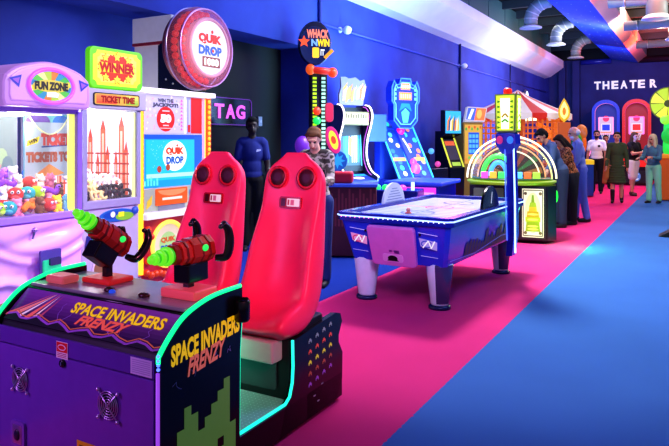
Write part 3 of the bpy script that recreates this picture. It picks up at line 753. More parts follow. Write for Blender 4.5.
for x, z, r_ in ((-.12, 2.18, .036), (0, 2.195, .04), (.12, 2.18, .036), (-.12, 2.02, .036), (0, 2.005, .04), (.12, 2.02, .036)):
    m_.poly(WFm, star(x, z, r_ * 1.3, 5, .5), lin('e02810'), 'E0.7', .0255); m_.poly(WFm, star(x, z, r_, 5, .5), lin('ffd838'), 'E0.9', .027)
m_.rect(WFm, -.19, 2.062, .19, 2.142, lin('f8d838'), 'E0.7', .026)
m_.text(WFm, 'WINNER', 0, 2.102, .38, .08, lin('c81404'), 'E0.4', .029, .065); m_.build('sign_face', ws)
m_ = MB(); m_.box(-.26, .235, .012, .018, 1.0, 1.75, WHITE, 'X'); m_.build('glass_front', TT)
BF = front(0, .735, 0)
m_ = MB(); m_.rect(BF, -.30, 1.0, .30, 1.76, lin('dfe2f4'), 'E0.6', .001)
for x, w_, h in ((-.06, .05, 1.70), (-.10, .03, 1.52), (.06, .06, 1.66), (.02, .03, 1.45), (.20, .05, 1.60), (.17, .03, 1.42), (-.22, .05, 1.40)):
    m_.rect(BF, x - w_ / 2, 1.0, x + w_ / 2, h, lin('e05a38'), 'E0.5', .002); m_.rect(BF, x - w_ / 5, 1.05, x + w_ / 5, h - .04, lin('f0b8a0'), 'E0.5', .003)
    m_.poly(BF, [(x - w_ / 2, h), (x + w_ / 2, h), (x, h + .06)], lin('d04028'), 'E0.5', .002)
    for k in range(5): m_.rect(BF, x - w_ * .75, 1.1 + k * .11, x + w_ * .75, 1.115 + k * .11, lin('c84028'), 'E0.4', .004)
m_.build('backdrop', TT)
SFx = Fr((.285, 0, 0), (0, -1, 0), (0, 0, 1))
m_ = MB(); m_.prism(SFx, [(-.74, 1.0), (-.05, 1.0), (-.05, 1.75), (-.74, 1.75)], -.004, 0, lin('e4e6f6'), 'E0.7')
for x, w_, h in ((.16, .05, 1.50), (.22, .07, 1.72), (.29, .04, 1.42), (.40, .05, 1.46), (.46, .07, 1.70), (.53, .04, 1.4), (.63, .06, 1.62), (.68, .03, 1.42)):
    m_.rect(SFx, -x - w_ / 2, 1.0, -x + w_ / 2, h - .1, lin('e05830'), 'E0.5', .002); m_.rect(SFx, -x - w_ / 5, 1.05, -x + w_ / 5, h - .14, lin('f4c0a8'), 'E0.5', .003)
    m_.poly(SFx, [(-x - w_ / 2, h - .1), (-x + w_ / 2, h - .1), (-x, h)], lin('d04028'), 'E0.5', .002)
    for k in range(4): m_.rect(SFx, -x - w_ * .8, 1.1 + k * .09, -x + w_ * .8, 1.115 + k * .09, lin('c84028'), 'E0.4', .004)
m_.build('side_backdrop', TT)
MB().box(-.28, .28, .15, .7, 1.745, 1.75, WHITE, 'E2').build('ceiling_lamp', TT)
PF2 = front(0, .02, 0)
m_ = MB(); m_.prism(PF2, circ(.06, .86, .19, .055), 0, .012, lin('2870d8'), 'E0.3', .003); m_.poly(PF2, circ(.13, .845, .1, .035), lin('88c840'), 'E0.5', .0135); m_.poly(PF2, circ(.0, .865, .1, .03), lin('1850c0'), 'E0.4', .013)
m_.rect(PF2, .06, .845, .12, .885, lin('f8e830'), 'E0.7', .015); m_.poly(PF2, circ(.0, .87, .025), WHITE, 'E0.5', .015); m_.build('control_label', TT)
m_ = MB(); m_.ell((.24, .0, .885), (.035, .025, .035), lin('3868e0'), 'E0.3', 14); m_.build('push_button', TT)
m_ = MB(); m_.prism(PF2, circ(-.13, .42, .08, .11), 0, .012, lin('d8d4ec'), 'G', .004); m_.poly(PF2, circ(-.13, .42, .065, .09), lin('8a6a4a'), 'P', .0135); m_.build('coin_bezel', TT)
m_ = MB(); m_.prism(PF2, [(-.28, .62), (-.10, .66), (-.10, .74), (-.26, .72)], 0, .05, lin('3a48a8'), 'G', .008); m_.rect(PF2, -.24, .68, -.13, .71, lin('28c8a0'), 'E0.5', .052); m_.build('ticket_slot', TT)
m_ = MB(); m_.rect(BF, -.29, 1.62, -.21, 1.74, lin('f0d840'), 'E0.6', .006); m_.rect(BF, -.275, 1.68, -.225, 1.72, lin('d04028'), 'E0.4', .007); m_.build('inner_card', TT)
# heap of ring prizes
def ring(name, label, colr, loc, rot, grp):
    m = MB(); m.tube([(.033 * math.cos(2 * PI * k / 14), .033 * math.sin(2 * PI * k / 14), 0) for k in range(14)], .0135, lin(colr), 'P', 7, True)
    o = m.build(name); o.location = loc; o.rotation_euler = rot; return tag(o, label, 'prize', grp)
random.seed(5)
protos = [ring('ring_prize', 'white ring prize in the heap behind the grey machine glass', 'f8f4f0', (0, 0, 0), (0, 0, 0), 'white ring prizes'), ring('ring_prize', 'black ring prize at the bottom of the heap in the grey machine', '181418', (0, 0, 0), (0, 0, 0), 'black ring prizes'), ring('ring_prize', 'yellowish ring prize in the heap behind the grey machine glass', 'e8d890', (0, 0, 0), (0, 0, 0), 'yellowish ring prizes')]
first = [True] * 3; n = 0
for layer in range(5):
    for k in range(9):
        x = -.225 + k * .054 + random.uniform(-.01, .01); z = 1.035 + layer * .043
        if layer > 3 and k > 4: continue
        w_ = 1 if (layer < 2 and (k > 3 or k == 0)) else (2 if layer < 3 and 0 < k < 4 else 0)
        o = protos[w_] if first[w_] else copy_tree(protos[w_]); first[w_] = False
        o.location = (-4.3 - .06 - .06 * layer - random.uniform(0, .02), 3.775 + x * .95, z); o.rotation_euler = (random.uniform(.7, 1.9), random.uniform(-.6, .6), random.uniform(1.0, 2.1))

# ================================================================ ball drop machine with wheel
QD = thing('ball_drop_machine', 'tall red and white ball drop arcade machine with a round wheel sign on top', 'arcade game', (-4.6, 4.885, 0), 90)
m_ = MB(); m_.box(-.5, .5, .06, 1.05, .03, 1.96, lin('c8c8d4'), 'P', .01); m_.build('cabinet', QD)
m_ = MB(); m_.box(-.54, .54, -.02, 1.06, 1.955, 2.005, lin('f8f0fc'), 'E1.0', .008); m_.build('top_slab', QD)
QF = front(0, .06, 0)
m_ = MB(); m_.rect(QF, -.43, 1.57, .12, 1.945, lin('c4bce4'), 'E0.7', .004)
for k in range(60):
    random.seed(100 + k); m_.poly(QF, circ(-.42 + random.random() * .53, 1.58 + random.random() * .355, .008 + random.random() * .008, n=8), lin(random.choice(['e8dcf4', 'e0a8d8', '9aa4e0', 'f0c8e0'])), 'E0.7', .005 + k * .00003)
m_.text(QF, 'WIN THE', -.14, 1.895, .22, .04, lin('50506a'), 'P', .008, .06); m_.text(QF, 'JACKPOT!', -.14, 1.845, .36, .05, lin('50506a'), 'P', .008, .08)
m_.poly(QF, circ(-.14, 1.71, .125), lin('e0201c'), 'E0.6', .009); m_.text(QF, '50', -.14, 1.715, .15, .085, WHITE, 'E0.8', .011, .08)
m_.rect(QF, -.19, 1.785, -.09, 1.797, lin('f8d8d8'), 'E0.6', .011); m_.rect(QF, -.18, 1.64, -.10, 1.652, lin('f8d8d8'), 'E0.6', .011); m_.rect(QF, -.22, 1.615, -.06, 1.622, lin('f8d8d8'), 'E0.6', .011)
for k in range(9): m_.poly(QF, [(.065, 1.60 + k * .037), (.105, 1.60 + k * .037), (.085, 1.625 + k * .037)], lin('d060d0'), 'E0.7', .009)
m_.build('jackpot_panel', QD)
m_ = MB(); m_.rect(QF, .13, 1.57, .16, 1.945, WHITE, 'E1.0', .004); m_.rect(QF, .17, 1.57, .23, 1.945, lin('a8a8e0'), 'E0.6', .004); m_.rect(QF, .23, 1.57, .40, 1.945, lin('e0181c'), 'E0.6', .004)
m_.rect(QF, .18, 1.58, .22, 1.66, lin('e02828'), 'E0.5', .006); m_.rect(QF, .195, 1.66, .215, 1.92, lin('c8c8f0'), 'E0.6', .006); m_.build('red_panel', QD)
m_ = MB(); m_.rect(QF, -.46, 1.03, .40, 1.555, lin('1896e8'), 'E0.8', .005); m_.rect(QF, -.40, 1.10, .34, 1.50, lin('20b8f0'), 'E0.85', .006); m_.rect(QF, -.46, 1.51, .40, 1.555, lin('1458c8'), 'E0.7', .006)
m_.rect(QF, .28, 1.03, .40, 1.53, lin('1c60d8'), 'E0.75', .0065)
m_.poly(QF, circ(-.01, 1.34, .17, .155), lin('f4fcf4'), 'E0.9', .008)
m_.text(QF, 'QUIK', -.01, 1.385, .26, .085, lin('e84a1c'), 'E0.5', .010, .075); m_.text(QF, 'DROP', -.01, 1.295, .25, .08, lin('1868c8'), 'E0.5', .010, .06)
m_.poly(QF, circ(.02, 1.445, .014), lin('e84a1c'), 'E0.5', .010)
for x, z in ((-.23, 1.21), (-.11, 1.225)): m_.poly(QF, circ(x, z, .03, .034), lin('c05838'), 'E0.4', .010)
m_.rect(QF, -.40, 1.125, .30, 1.165, lin('a8dcf4'), 'E0.8', .010)
for k in range(5): m_.rect(QF, -.43 + k * .04, 1.05, -.405 + k * .04, 1.05 + .05 + .02 * (k % 3), lin('60e0f8'), 'E0.8', .010)
for k in range(20): random.seed(k); m_.poly(QF, circ(-.36 + random.random() * .2, 1.2 + random.random() * .3, .006, n=6), lin('80d8ff'), 'E0.8', .010)
m_.build('screen', QD)
m_ = MB(); m_.rect(QF, -.46, .80, .42, 1.02, lin('b8c4b8'), 'E0.3', .004)
m_.prism(QF, rrect(-.28, .85, .16, 1.015, .01), .004, .02, lin('f06020'), 'E0.5'); m_.poly(QF, arc(-.06, 1.0, .2, .06, 180, 360, 12), lin('ff9060'), 'E0.6', .021); m_.rect(QF, -.20, .90, .08, .925, lin('f8e0d0'), 'E0.6', .022); m_.rect(QF, -.25, .80, .13, .86, lin('707888'), 'P', .012)
m_.poly(QF, [(-.40, .82), (-.33, .87), (-.32, .96), (-.39, .90)], lin('e0c040'), 'E0.5', .008); m_.rect(QF, .2, .82, .36, .98, lin('486ac0'), 'E0.4', .008); m_.build('game_window', QD)
m_ = MB(); m_.box(-.5, .48, -.06, .3, .735, .79, lin('f4f0f8'), 'E0.5', .012); m_.build('ledge', QD)
m_ = MB(); m_.rect(QF, -.46, .1, .46, .73, lin('b82848'), 'E0.25', .003); m_.build('ball_bin', QD)
m_ = MB(); m_.tube([QF.p(x, z, .03) for x, z in circ(-.12, .46, .22, n=36)], .022, lin('ffe060'), 'E0.9', 8, True); rg = m_.build('target_ring', QD)
m_ = MB(); m_.poly(QF, circ(-.12, .46, .2), lin('e8d8c0'), 'E0.5', .02); m_.poly(QF, circ(-.12, .46, .12), lin('b0d890'), 'E0.5', .021); m_.text(QF, 'QUIK', -.12, .50, .2, .06, lin('e05028'), 'E0.4', .024, .05); m_.text(QF, 'DROP', -.12, .42, .2, .06, lin('2868c0'), 'E0.4', .024, .05); m_.build('target_face', rg)
for s_ in (-1, 1):
    xx = s_ * .485
    m_ = MB(); m_.box(xx - .036, xx + .036, .03, .07, .2, 1.95, lin('ff5a10'), 'E0.6', .004); lc = m_.build('light_column', QD)
    for k in range(30): MB().ell((xx, .024, .26 + k * .057), (.022, .012, .022), lin('ffb030'), 'E1.3', 8).build('bulb', lc)
for xx, cc in ((.425, 'f0a0c0'), (.445, 'fff060'), (.455, 'c080f0')):
    MB().box(xx - .008, xx + .008, .045, .06, .8, 1.94, lin(cc), 'E0.9').build('light_strip', QD)
# housing behind the wheel
m_ = MB(); m_.box(.20, .5, .46, .86, 2.0, 2.54, lin('e0dce4'), 'E0.1', .01); m_.box(.17, .5, .28, .86, 2.56, 2.84, lin('e4e0e8'), 'E0.1', .01); m_.box(.17, .5, .285, .86, 2.535, 2.565, lin('a02838'), 'P'); m_.build('head_housing', QD)
m_ = MB(); m_.prism(YZ(.17), [(.47, 2.005), (.02, 2.0), (.04, 2.78), (.26, 2.78), (.30, 2.6), (.47, 2.52)], .0, .26, lin('14161c'), 'G')
for y, z in ((.12, 2.6), (.2, 2.3), (.25, 2.15), (.15, 2.1)): m_.ell((.168, y + .1, z), .012, SILVER, 'M', 6)
m_.build('wheel_mount', QD)
wc = V((.215, -.02, 2.45))
WF = Fr(wc, (1, 0, 0), (0, 0, 1))
m_ = MB(); m_.lathe([(.20, -.10), (.38, -.10), (.40, -.07), (.40, -.04), (.30, -.02), (.2, -.02)], wc, (0, -1, 0), lin('6a1828'), 'P', 40); wh = m_.build('wheel_hub', QD)
m_ = MB(); prof = [(.40, -.06), (.425, .0), (.43, .08), (.41, .15), (.37, .19), (.31, .20)]
vs = []; fs = []; seg = 48
for r_, z in prof:
    for k in range(seg): vs.append(WF.p(r_ * math.cos(2 * PI * k / seg), r_ * math.sin(2 * PI * k / seg), z))
for i in range(len(prof) - 1):
    for k in range(seg): fs.append((i * seg + k, i * seg + (k + 1) % seg, (i + 1) * seg + (k + 1) % seg, (i + 1) * seg + k))
m_.add(vs, fs, lin('f08898'), 'F', True); m_.build('clear_rim', wh)
for r_, z, cc in ((.425, .0, 'b0a0c0'), (.40, .165, 'd8a0d0')): MB().tube([WF.p(x, y, z) for x, y in circ(0, 0, r_, n=48)], .01, lin(cc), 'M', 8, True).build('rim_band', wh)
m_ = MB(); m_.lathe([(.26, .0), (.30, .14), (.315, .19), (.30, .215), (.28, .21), (.27, .19)], wc, (0, -1, 0), lin('e8a0a8'), 'E0.25', 44); m_.build('face_ring', wh)
m_ = MB(); m_.poly(WF, circ(0, 0, .275, n=40), lin('ece8ea'), 'E0.75', .20)
m_.text(WF, 'QUIK', 0, .085, .36, .11, lin('e02c1c'), 'E0.6', .204, .075); m_.poly(WF, circ(.03, .165, .02), lin('e02c1c'), 'E0.6', .204); m_.text(WF, 'DROP', 0, -.03, .36, .10, lin('3a68d8'), 'E0.6', .204, .06)
m_.poly(WF, circ(.038, -.03, .017), lin('d84830'), 'E0.6', .207)
m_.prism(WF, rrect(-.12, -.20, .15, -.095, .01), .20, .206, lin('9a5a4a'), 'P'); m_.text(WF, '1000', .015, -.148, .22, .075, lin('fffaf4'), 'E1.2', .208, .05)
m_.build('wheel_face', wh)
first = None; random.seed(4)
for ri, (rr, zz, n) in enumerate(((.365, .05, 17), (.34, .13, 14))):
    for k in range(n):
        a = R(80 + k * 200 / n + ri * 6)
        p = wc + V((rr * math.cos(a), -zz, rr * math.sin(a)))
        if first is None:
            o = MB().ell((0, 0, 0), .036, lin('f0341c'), 'E0.25', 12).build('red_ball'); tag(o, 'red ball inside the clear rim of the wheel sign', 'ball', 'red balls in the wheel rim'); first = o
        else: o = copy_tree(first)
        o.location = (-4.6 - p.y, 4.885 + p.x, p.z)
fb = None
for k in range(26):
    random.seed(k + 50)
    x = random.choice([-.40, -.36, .15, .22, .3]) if k < 12 else -.42 + (k - 12) * .06; z = .14 + random.random() * .5 if k < 12 else .16 + random.random() * .06
    if fb is None:
        o = MB().ell((0, 0, 0), .034, lin('f04a20'), 'E0.3', 12).build('orange_ball'); tag(o, 'orange ball in the lower bin of the ball drop machine', 'ball', 'orange balls in the lower bin'); fb = o
    else: o = copy_tree(fb)
    o.location = (-4.6 - .06 + .034, 4.885 + x, z)
# ================================================================ air hockey table
AH = thing('air_hockey_table', 'blue air hockey table with white lit playfield, white legs and an overhead score post', 'air hockey table', (-2.35, 6.34, 0), -2)
HX, HY = .575, 1.135
def ringpts(hx, hy, z, c): return [V(p + (z,)) for p in ((-hx + c, -hy), (hx - c, -hy), (hx, -hy + c), (hx, hy - c), (hx - c, hy), (-hx + c, hy), (-hx, hy - c), (-hx, -hy + c))]
m_ = MB(); m_.loft([ringpts(.44, .96, .375, .03), ringpts(.47, 1.0, .385, .03), ringpts(.545, 1.105, .745, .04), ringpts(.545, 1.105, .76, .04)], lin('2c3cd0'), 'G', False); ap = m_.build('apron', AH)
m_ = MB(); m_.box(-.50, .50, -1.06, 1.06, .76, .795, lin('c4cce8'), 'E0.12')
TF = Fr((0, 0, .795), (1, 0, 0), (0, 1, 0))
for k in range(17):
    y = -1.0 + k * .122
    m_.rect(TF, -.49, y, .49, y + .05, lin('8490c0'), 'E0.08', .001)
m_.rect(TF, -.49, -.015, .49, .015, lin('e03040'), 'E0.5', .002); m_.rect(TF, -.012, -1.05, .012, 1.05, lin('7090d8'), 'E0.3', .0018)
for y in (-.55, .55): m_.strip(TF, circ(0, y, .16, n=30) + [(.16, y)], .02, lin('3a60d8'), 'E0.4', .002)
m_.strip(TF, circ(0, 0, .14, n=30) + [(.14, 0)], .02, lin('e05060'), 'E0.4', .002)
m_.build('playfield', AH)
m_ = MB()
o_, i_ = ringpts(HX, HY, .755, .05), ringpts(.50, 1.06, .755, .03)
o2, i2 = [p + V((0, 0, .075)) for p in o_], [p + V((0, 0, .075)) for p in i_]
n = 8
for k in range(n):
    j = (k + 1) % n
    m_.add([o_[k], o_[j], o2[j], o2[k]], [(0, 1, 2, 3)], lin('1a2490'), 'G'); m_.add([o2[k], o2[j], i2[j], i2[k]], [(0, 1, 2, 3)], lin('24309c'), 'G'); m_.add([i2[k], i2[j], i_[j], i_[k]], [(0, 1, 2, 3)], lin('202a90'), 'G'); m_.add([o_[k], i_[k], i_[j], o_[j]], [(0, 1, 2, 3)], lin('1a2490'), 'G')
rail = m_.build('rail', AH)
q = ringpts(HX + .004, HY + .004, .80, .05)
for a, b in ((0, 1), (1, 2), (2, 3), (3, 4), (4, 5), (5, 6), (6, 7), (7, 0)):
    MB().tube([q[a], q[b]], .007, lin('a8c4ff'), 'E1.5', 6).build('light_trim', rail)
for k in range(22):
    MB().ell((-.51 + k * .0486, -HY - .006, .790), .0045, lin('ff70d0') if k < 8 else lin('e8f0ff'), 'E2.2', 6).build('light_dot', rail)
for x in (-.37, .37):
    for y in (-.90, .90):
        def rg(s, z, ox=0): return [V((x + a * s, y + b * s * .9, z)) for a, b in arc(0, 0, 1, 1, 0, 360, 16)[:-1]]
        m_ = MB(); m_.loft([rg(.078, .03), rg(.084, .05), rg(.105, .22), rg(.124, .38), rg(.12, .40)], lin('e4e4f4'), 'G')
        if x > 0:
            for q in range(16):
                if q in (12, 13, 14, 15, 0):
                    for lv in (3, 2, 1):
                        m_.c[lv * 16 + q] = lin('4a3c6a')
        lg = m_.build('leg', AH)
        m_ = MB(); m_.lathe([(.10, 0), (.10, .02), (.085, .035)], (x, y, 0), (0, 0, 1), lin('1c1c50'), 'G', 18); m_.build('foot', lg)
EFr = Fr((0, -1.018, .385), (1, 0, 0), V((0, -.105, .36)))
m_ = MB(); m_.prism(EFr, [(-.22, .03)] + arc(-.18, .02, .04, .03, 200, 270, 4) + arc(.18, .02, .04, .03, 270, 340, 4) + [(.235, .34), (.22, .365), (-.22, .365), (-.235, .34)], .0, .05, lin('d878c8'), 'G', .015); cd = m_.build('coin_door', AH)
m_ = MB(); m_.prism(EFr, rrect(-.10, .035, .10, .11, .02), .05, .054, lin('e49ad8'), 'G'); m_.poly(EFr, [(-.06, .045)] + arc(0, .065, .05, .035, 0, 180, 10) + [(.06, .045)], lin('181020'), 'P', .056); m_.build('puck_return', cd)
m_ = MB(); m_.rect(EFr, -.03, .13, .0, .15, lin('902890'), 'P', .052); m_.rect(EFr, .02, .12, .07, .15, lin('7858a8'), 'M', .053); m_.build('coin_plate', cd)
for s_ in (-1, 1):
    m_ = MB(); cx = s_ * .345
    m_.poly(EFr, [(cx - .09, .27), (cx + .08, .24), (cx + .07, .16), (cx - .08, .19)], lin('f0a0d8') if s_ < 0 else lin('b8a8f0'), 'E0.4', .004)
    m_.strip(EFr, arc(cx - .02, .215, .05, .03, 20, 340, 14), .012, lin('e03870') if s_ < 0 else lin('4050d0'), 'E0.4', .006); m_.strip(EFr, [(cx - .06, .18), (cx + .0, .25), (cx + .02, .18), (cx + .06, .25)], .012, lin('ffffff'), 'E0.5', .007)
    m_.strip(EFr, [(cx - .09, .32), (cx + .09, .30)], .006, lin('d0c8ff'), 'E0.5', .004); m_.strip(EFr, [(cx - .09, .10), (cx + .07, .09)], .005, lin('d0c8ff'), 'E0.4', .004)
    m_.build('side_sticker', AH)
    m_ = MB(); m_.lathe([(.012, 0), (.012, .006)], EFr.p(s_ * .27, .30, .003), EFr.n, lin('101018'), 'G', 12); m_.build('corner_lock', AH)
# skyline decal on the long side
SF2 = Fr((.472, 0, .385), (0, 1, 0), V((.075, 0, .36)))
m_ = MB()
for k in range(16):
    random.seed(k + 9); x = -.6 + k * .09; h = .08 + random.random() * .14
    m_.poly(SF2, [(x, .02), (x + .08, .02), (x + .08, h), (x + .04, h + .04), (x, h)], lin('0c1458'), 'P', .004)
m_.strip(SF2, [(-.95, .05), (-.3, .03), (.5, .10), (.9, .08)], .008, lin('5070f0'), 'E0.4', .005)
m_.build('side_decal', AH)
# shields over the middle of each long side
for s_, cc in ((1, '0c0c18'), (-1, 'c8d0e8')):
    m_ = MB(); pf = arc(0, .80, .26, .24, 0, 180, 20); x = s_ * .535
    m_.prism(YZ(x - .012), pf, 0, .024, lin(cc), 'G' if s_ > 0 else 'E0.2')
    F3 = YZ(x + .012) if s_ < 0 else Fr((x - .012, 0, 0), (0, -1, 0), (0, 0, 1))
    F4 = YZ(x + .012)
    if s_ > 0: m_.strip(F4, [(.0, .87), (.03, .98)], .014, lin('d8e0ff'), 'E0.8', .003); m_.strip(F3, [(.0, .87), (.03, .98)], .014, lin('d8e0ff'), 'E0.8', .003)
    else:
        for k in range(6): m_.rect(F4, -.22 + .03 * k, .83 + k * .028, .22 - .03 * k, .84 + k * .028, lin('8090b8'), 'P', .003)
    m_.build('side_shield', AH)
# score post
m_ = MB()
def sq(y, x, z, a, b): return [V((x - a, y - b, z)), V((x + a, y - b, z)), V((x + a, y + b, z)), V((x - a, y + b, z))]
m_.loft([sq(.50, .60, .28, .03, .07), sq(.50, .625, .5, .035, .09), sq(.47, .63, .85, .035, .085), sq(.44, .62, 1.55, .035, .07)], lin('2038d0'), 'G', False); po = m_.build('score_post', AH)
MB().tube([(.667, .43, .32), (.672, .40, .84), (.66, .38, 1.52)], .010, lin('a8d0ff'), 'E2.0', 6).build('light_trim', po)
MB().tube([(.59, .40, .45), (.585, .37, .84), (.578, .36, 1.52)], .006, lin('5070ff'), 'E1.5', 6).build('light_trim', po)
m_ = MB(); m_.loft([sq(.44, .60, 1.50, .06, .06), sq(.44, .59, 1.36, .05, .07), sq(.44, .59, 1.46, .105, .10), sq(.44, .585, 1.56, .10, .10), sq(.44, .585, 1.58, .08, .08)][1:], lin('1c40d8'), 'G', False)
m_.ell((.53, .335, 1.5), (.035, .02, .045), lin('e04090'), 'E0.6', 10); m_.ell((.64, .335, 1.5), (.035, .02, .04), lin('4090ff'), 'E0.7', 10); m_.build('post_collar', AH)
m_ = MB(); m_.loft([sq(.44, .585, 1.58, .105, .09), sq(.44, .585, 1.98, .115, .08)], lin('9ab060'), 'G', False)
for s_ in (0, 1):
    HFm = Fr((.585, .44 - .0915, 1.585), (1, 0, 0), (0, 0, 1)) if s_ == 0 else Fr((.585 + .1155, .44, 1.585), (0, 1, 0), (0, 0, 1))
    w_ = .086 if s_ == 0 else .065
    m_.poly(HFm, [(-w_, .015), (w_, .015), (w_ * 1.12, .38), (-w_ * 1.12, .38)], lin('d8f040'), 'E1.0', .003)
    m_.poly(HFm, [(-w_ * .45, .03), (w_ * .45, .03), (w_ * .6, .35), (-w_ * .6, .35)], lin('f8fff0'), 'E1.4', .005)
    for k in range(6): m_.poly(HFm, [(-w_ * .95, .03 + k * .054), (-w_ * .5, .045 + k * .054), (-w_ * .95, .06 + k * .054)], lin('50a020'), 'E0.5', .006)
    for k in range(6): m_.poly(HFm, [(w_ * .95, .03 + k * .054), (w_ * .95, .06 + k * .054), (w_ * .5, .045 + k * .054)], lin('50a020'), 'E0.5', .006)
    m_.strip(HFm, [(-w_ * .4, .15), (0, .19), (w_ * .4, .15)], .02, lin('c0a020'), 'E0.7', .007); m_.strip(HFm, [(-w_ * .4, .1), (0, .13), (w_ * .4, .1)], .02, lin('60b030'), 'E0.7', .007)
m_.build('score_display', AH)
m_ = MB(); m_.lathe([(.045, 0), (.045, .05), (.03, .065)], (.585, .44, 1.98), (0, 0, 1), lin('e02010'), 'E0.9', 14); m_.build('beacon', AH)
m_ = MB(); m_.lathe([(.032, 0), (.032, .008), (.02, .012)], (0, 0, 0), (0, 0, 1), lin('e87868'), 'G', 20); m_.ell((0, 0, .03), (.022, .022, .025), lin('e08878'), 'G', 12)
pk = tag(m_.build('striker'), 'small salmon striker knob near the front of the air hockey playfield', 'striker'); pk.location = (-2.42, 5.68, .798)

# ================================================================ hammer tower
HT = thing('tower_game', 'tall whack tower game with lit column and a round colourful sign at the top', 'arcade game', (-4.64, 7.80, 0), 42)
m_ = MB(); m_.box(-.35, .35, 0, .6, .02, .9, lin('2a1850'), 'G', .02); m_.box(-.12, .12, .25, .42, .9, 2.55, lin('18182c'), 'P'); m_.build('cabinet', HT)
for x, cc in ((-.07, 'b8e820'), (.06, 'a8f0d8')):
    m_ = MB(); m_.box(x - .035, x + .035, .225, .25, .95, 2.45, lin('20281c'), 'P'); st_ = m_.build('light_column', HT)
    for k in range(26): MB().box(x - .028, x + .028, .218, .228, .98 + k * .056, 1.012 + k * .056, lin(cc), 'E1.1').build('light_segment', st_)
SFr = front(-.06, .16, 2.88)
m_ = MB(); m_.prism(SFr, circ(-.01, .02, .24, .32, 26), -.14, -.02, lin('141a40'), 'G', .02); m_.prism(SFr, circ(-.02, -.02, .225, .28, 24), -.02, .02, lin('1c2658'), 'G', .01); sg = m_.build('round_sign', HT)
m_ = MB(); m_.text(SFr, 'WHACK', .02, .14, .32, .13, lin('ff8a70'), 'E0.9', .024, .05, 0, warp=lambda a, b: (a, b + .3 * (.25 - a * a))); m_.text(SFr, 'N', -.03, .02, .09, .10, lin('80b0ff'), 'E0.9', .024, .05); m_.text(SFr, 'WIN', .10, .02, .18, .11, lin('ffd820'), 'E0.9', .024, .05)
m_.poly(SFr, star(-.18, .03, .09), lin('ff5a20'), 'E0.9', .024); m_.poly(SFr, rrect(-.06, -.20, .04, -.05, .02), lin('ffd030'), 'E0.9', .024); m_.text(SFr, 'IT', .09, -.12, .06, .09, WHITE, 'E0.8', .024, .04)
m_.strip(SFr, [(.12, -.2), (.24, -.08)], .05, lin('f0a020'), 'E0.8', .026); m_.build('sign_art', sg)
m_ = MB(); m_.tube([(-.16, .12, 2.51), (.16, .1, 2.48)], .05, lin('f03820'), 'E0.5', 12); m_.ell((-.15, .12, 2.51), (.07, .06, .08), lin('ff6a20'), 'E0.6', 12); m_.ell((.17, .1, 2.47), (.075, .06, .075), lin('ff5020'), 'E0.6', 12); m_.build('mallet', HT)
for x, z, cc in ((-.04, 1.92, 'f04020'), (-.04, 1.78, '20e060'), (-.04, 1.62, 'f08030')):
    MB().ell((x, .2, z), (.06, .04, .06), lin(cc), 'E0.9', 12).build('level_lamp', HT)
m_ = MB(); m_.prism(Fr((.16, .05, 1.5), (1, 0, .3), (-.3, 0, 1)), circ(0, 0, .10, .20, 24), 0, .05, lin('f0308a'), 'E0.4', .01); m_.poly(Fr((.16, .0, 1.5), (1, 0, .3), (-.3, 0, 1)), circ(.0, .0, .06, .14, 20), lin('ffe040'), 'E0.8', .003); m_.poly(Fr((.16, -.002, 1.5), (1, 0, .3), (-.3, 0, 1)), circ(.0, .0, .035, .06, 16), lin('e84a30'), 'E0.7', .005); m_.build('flame_badge', HT)
m_ = MB(); m_.prism(front(.24, .12, 1.2), circ(0, 0, .15), -.05, .02, lin('2060c0'), 'E0.3', .01); m_.poly(front(.24, .1, 1.2), star(0, 0, .12, 8, .5), lin('30a0e8'), 'E0.5', .003); m_.build('blue_disc', HT)
m_ = MB(); m_.ell((-.27, .1, 1.42), (.11, .1, .14), lin('8a3ae0'), 'E0.3', 14); m_.build('purple_dome', HT)
m_ = MB(); m_.prism(front(.14, .2, 1.9), rrect(-.06, -.14, .06, .14, .05), -.04, .02, lin('c02850'), 'E0.25', .01); m_.build('red_pod', HT)

# ================================================================ neon arcade cabinets by the wall
def neon_edge(pts, x, col, st, r, parent): MB().tube([(x, p.x, p.y) for p in pts], r, col, st, 8).build('neon_edge', parent)
C1 = thing('video_arcade_cabinet', 'arcade cabinet with white neon curved sides and a flame-coloured picture topper', 'arcade game', (-4.66, 8.88, 0), 64)
prof = [(0.0, 0), (0, .85), (-.20, .90), (-.22, .97)] + [(p.x, p.y) for p in catmull([(-.20, .99, 0), (-.02, 1.08, 0), (.10, 1.3, 0), (.08, 1.6, 0), (-.02, 1.85, 0), (-.05, 2.02, 0), (.02, 2.14, 0), (.14, 2.17, 0)], 4)] + [(.38, 2.17), (.38, 0)]
for s_ in (-1, 1):
    m_ = MB(); m_.prism(YZ(.34 * s_ - .02), prof, 0, .04, lin('3a3a5a'), 'G'); sp = m_.build('side_panel', C1)
    neon_edge([V(p) for p in prof[3:-2]], .34 * s_, lin('fff0fa'), 'E2.0', .018, sp); neon_edge([V((p[0] + .06, p[1] - .02)) for p in prof[6:-3]], .34 * s_ - .022 * s_, lin('d060e0'), 'E0.9', .008, sp)
m_ = MB(); m_.box(-.32, .32, .2, .37, .02, 2.14, lin('181830'), 'P'); m_.box(-.32, .32, .02, .3, .02, .86, lin('20204a'), 'P'); m_.build('cabinet', C1)
SFn = Fr((0, .16, 1.06), (1, 0, 0), V((0, .06, .8)))
m_ = MB(); m_.prism(SFn, [(-.31, 0), (.31, 0), (.31, .78), (-.31, .78)], -.03, 0, lin('0c1830'), 'P'); m_.rect(SFn, -.26, .1, .26, .72, lin('18486a'), 'E0.8', .003)
for k in range(9):
    random.seed(k + 40); x = -.22 + k * .05; m_.poly(SFn, [(x, .15), (x + .03, .15), (x + .05 + random.random() * .05, .7), (x + .02, .68)], lin(random.choice(['40c0e8', '2088c0', 'e8a040', 'd0d8c0', '205890'])), 'E0.8', .004 + .0002 * k)
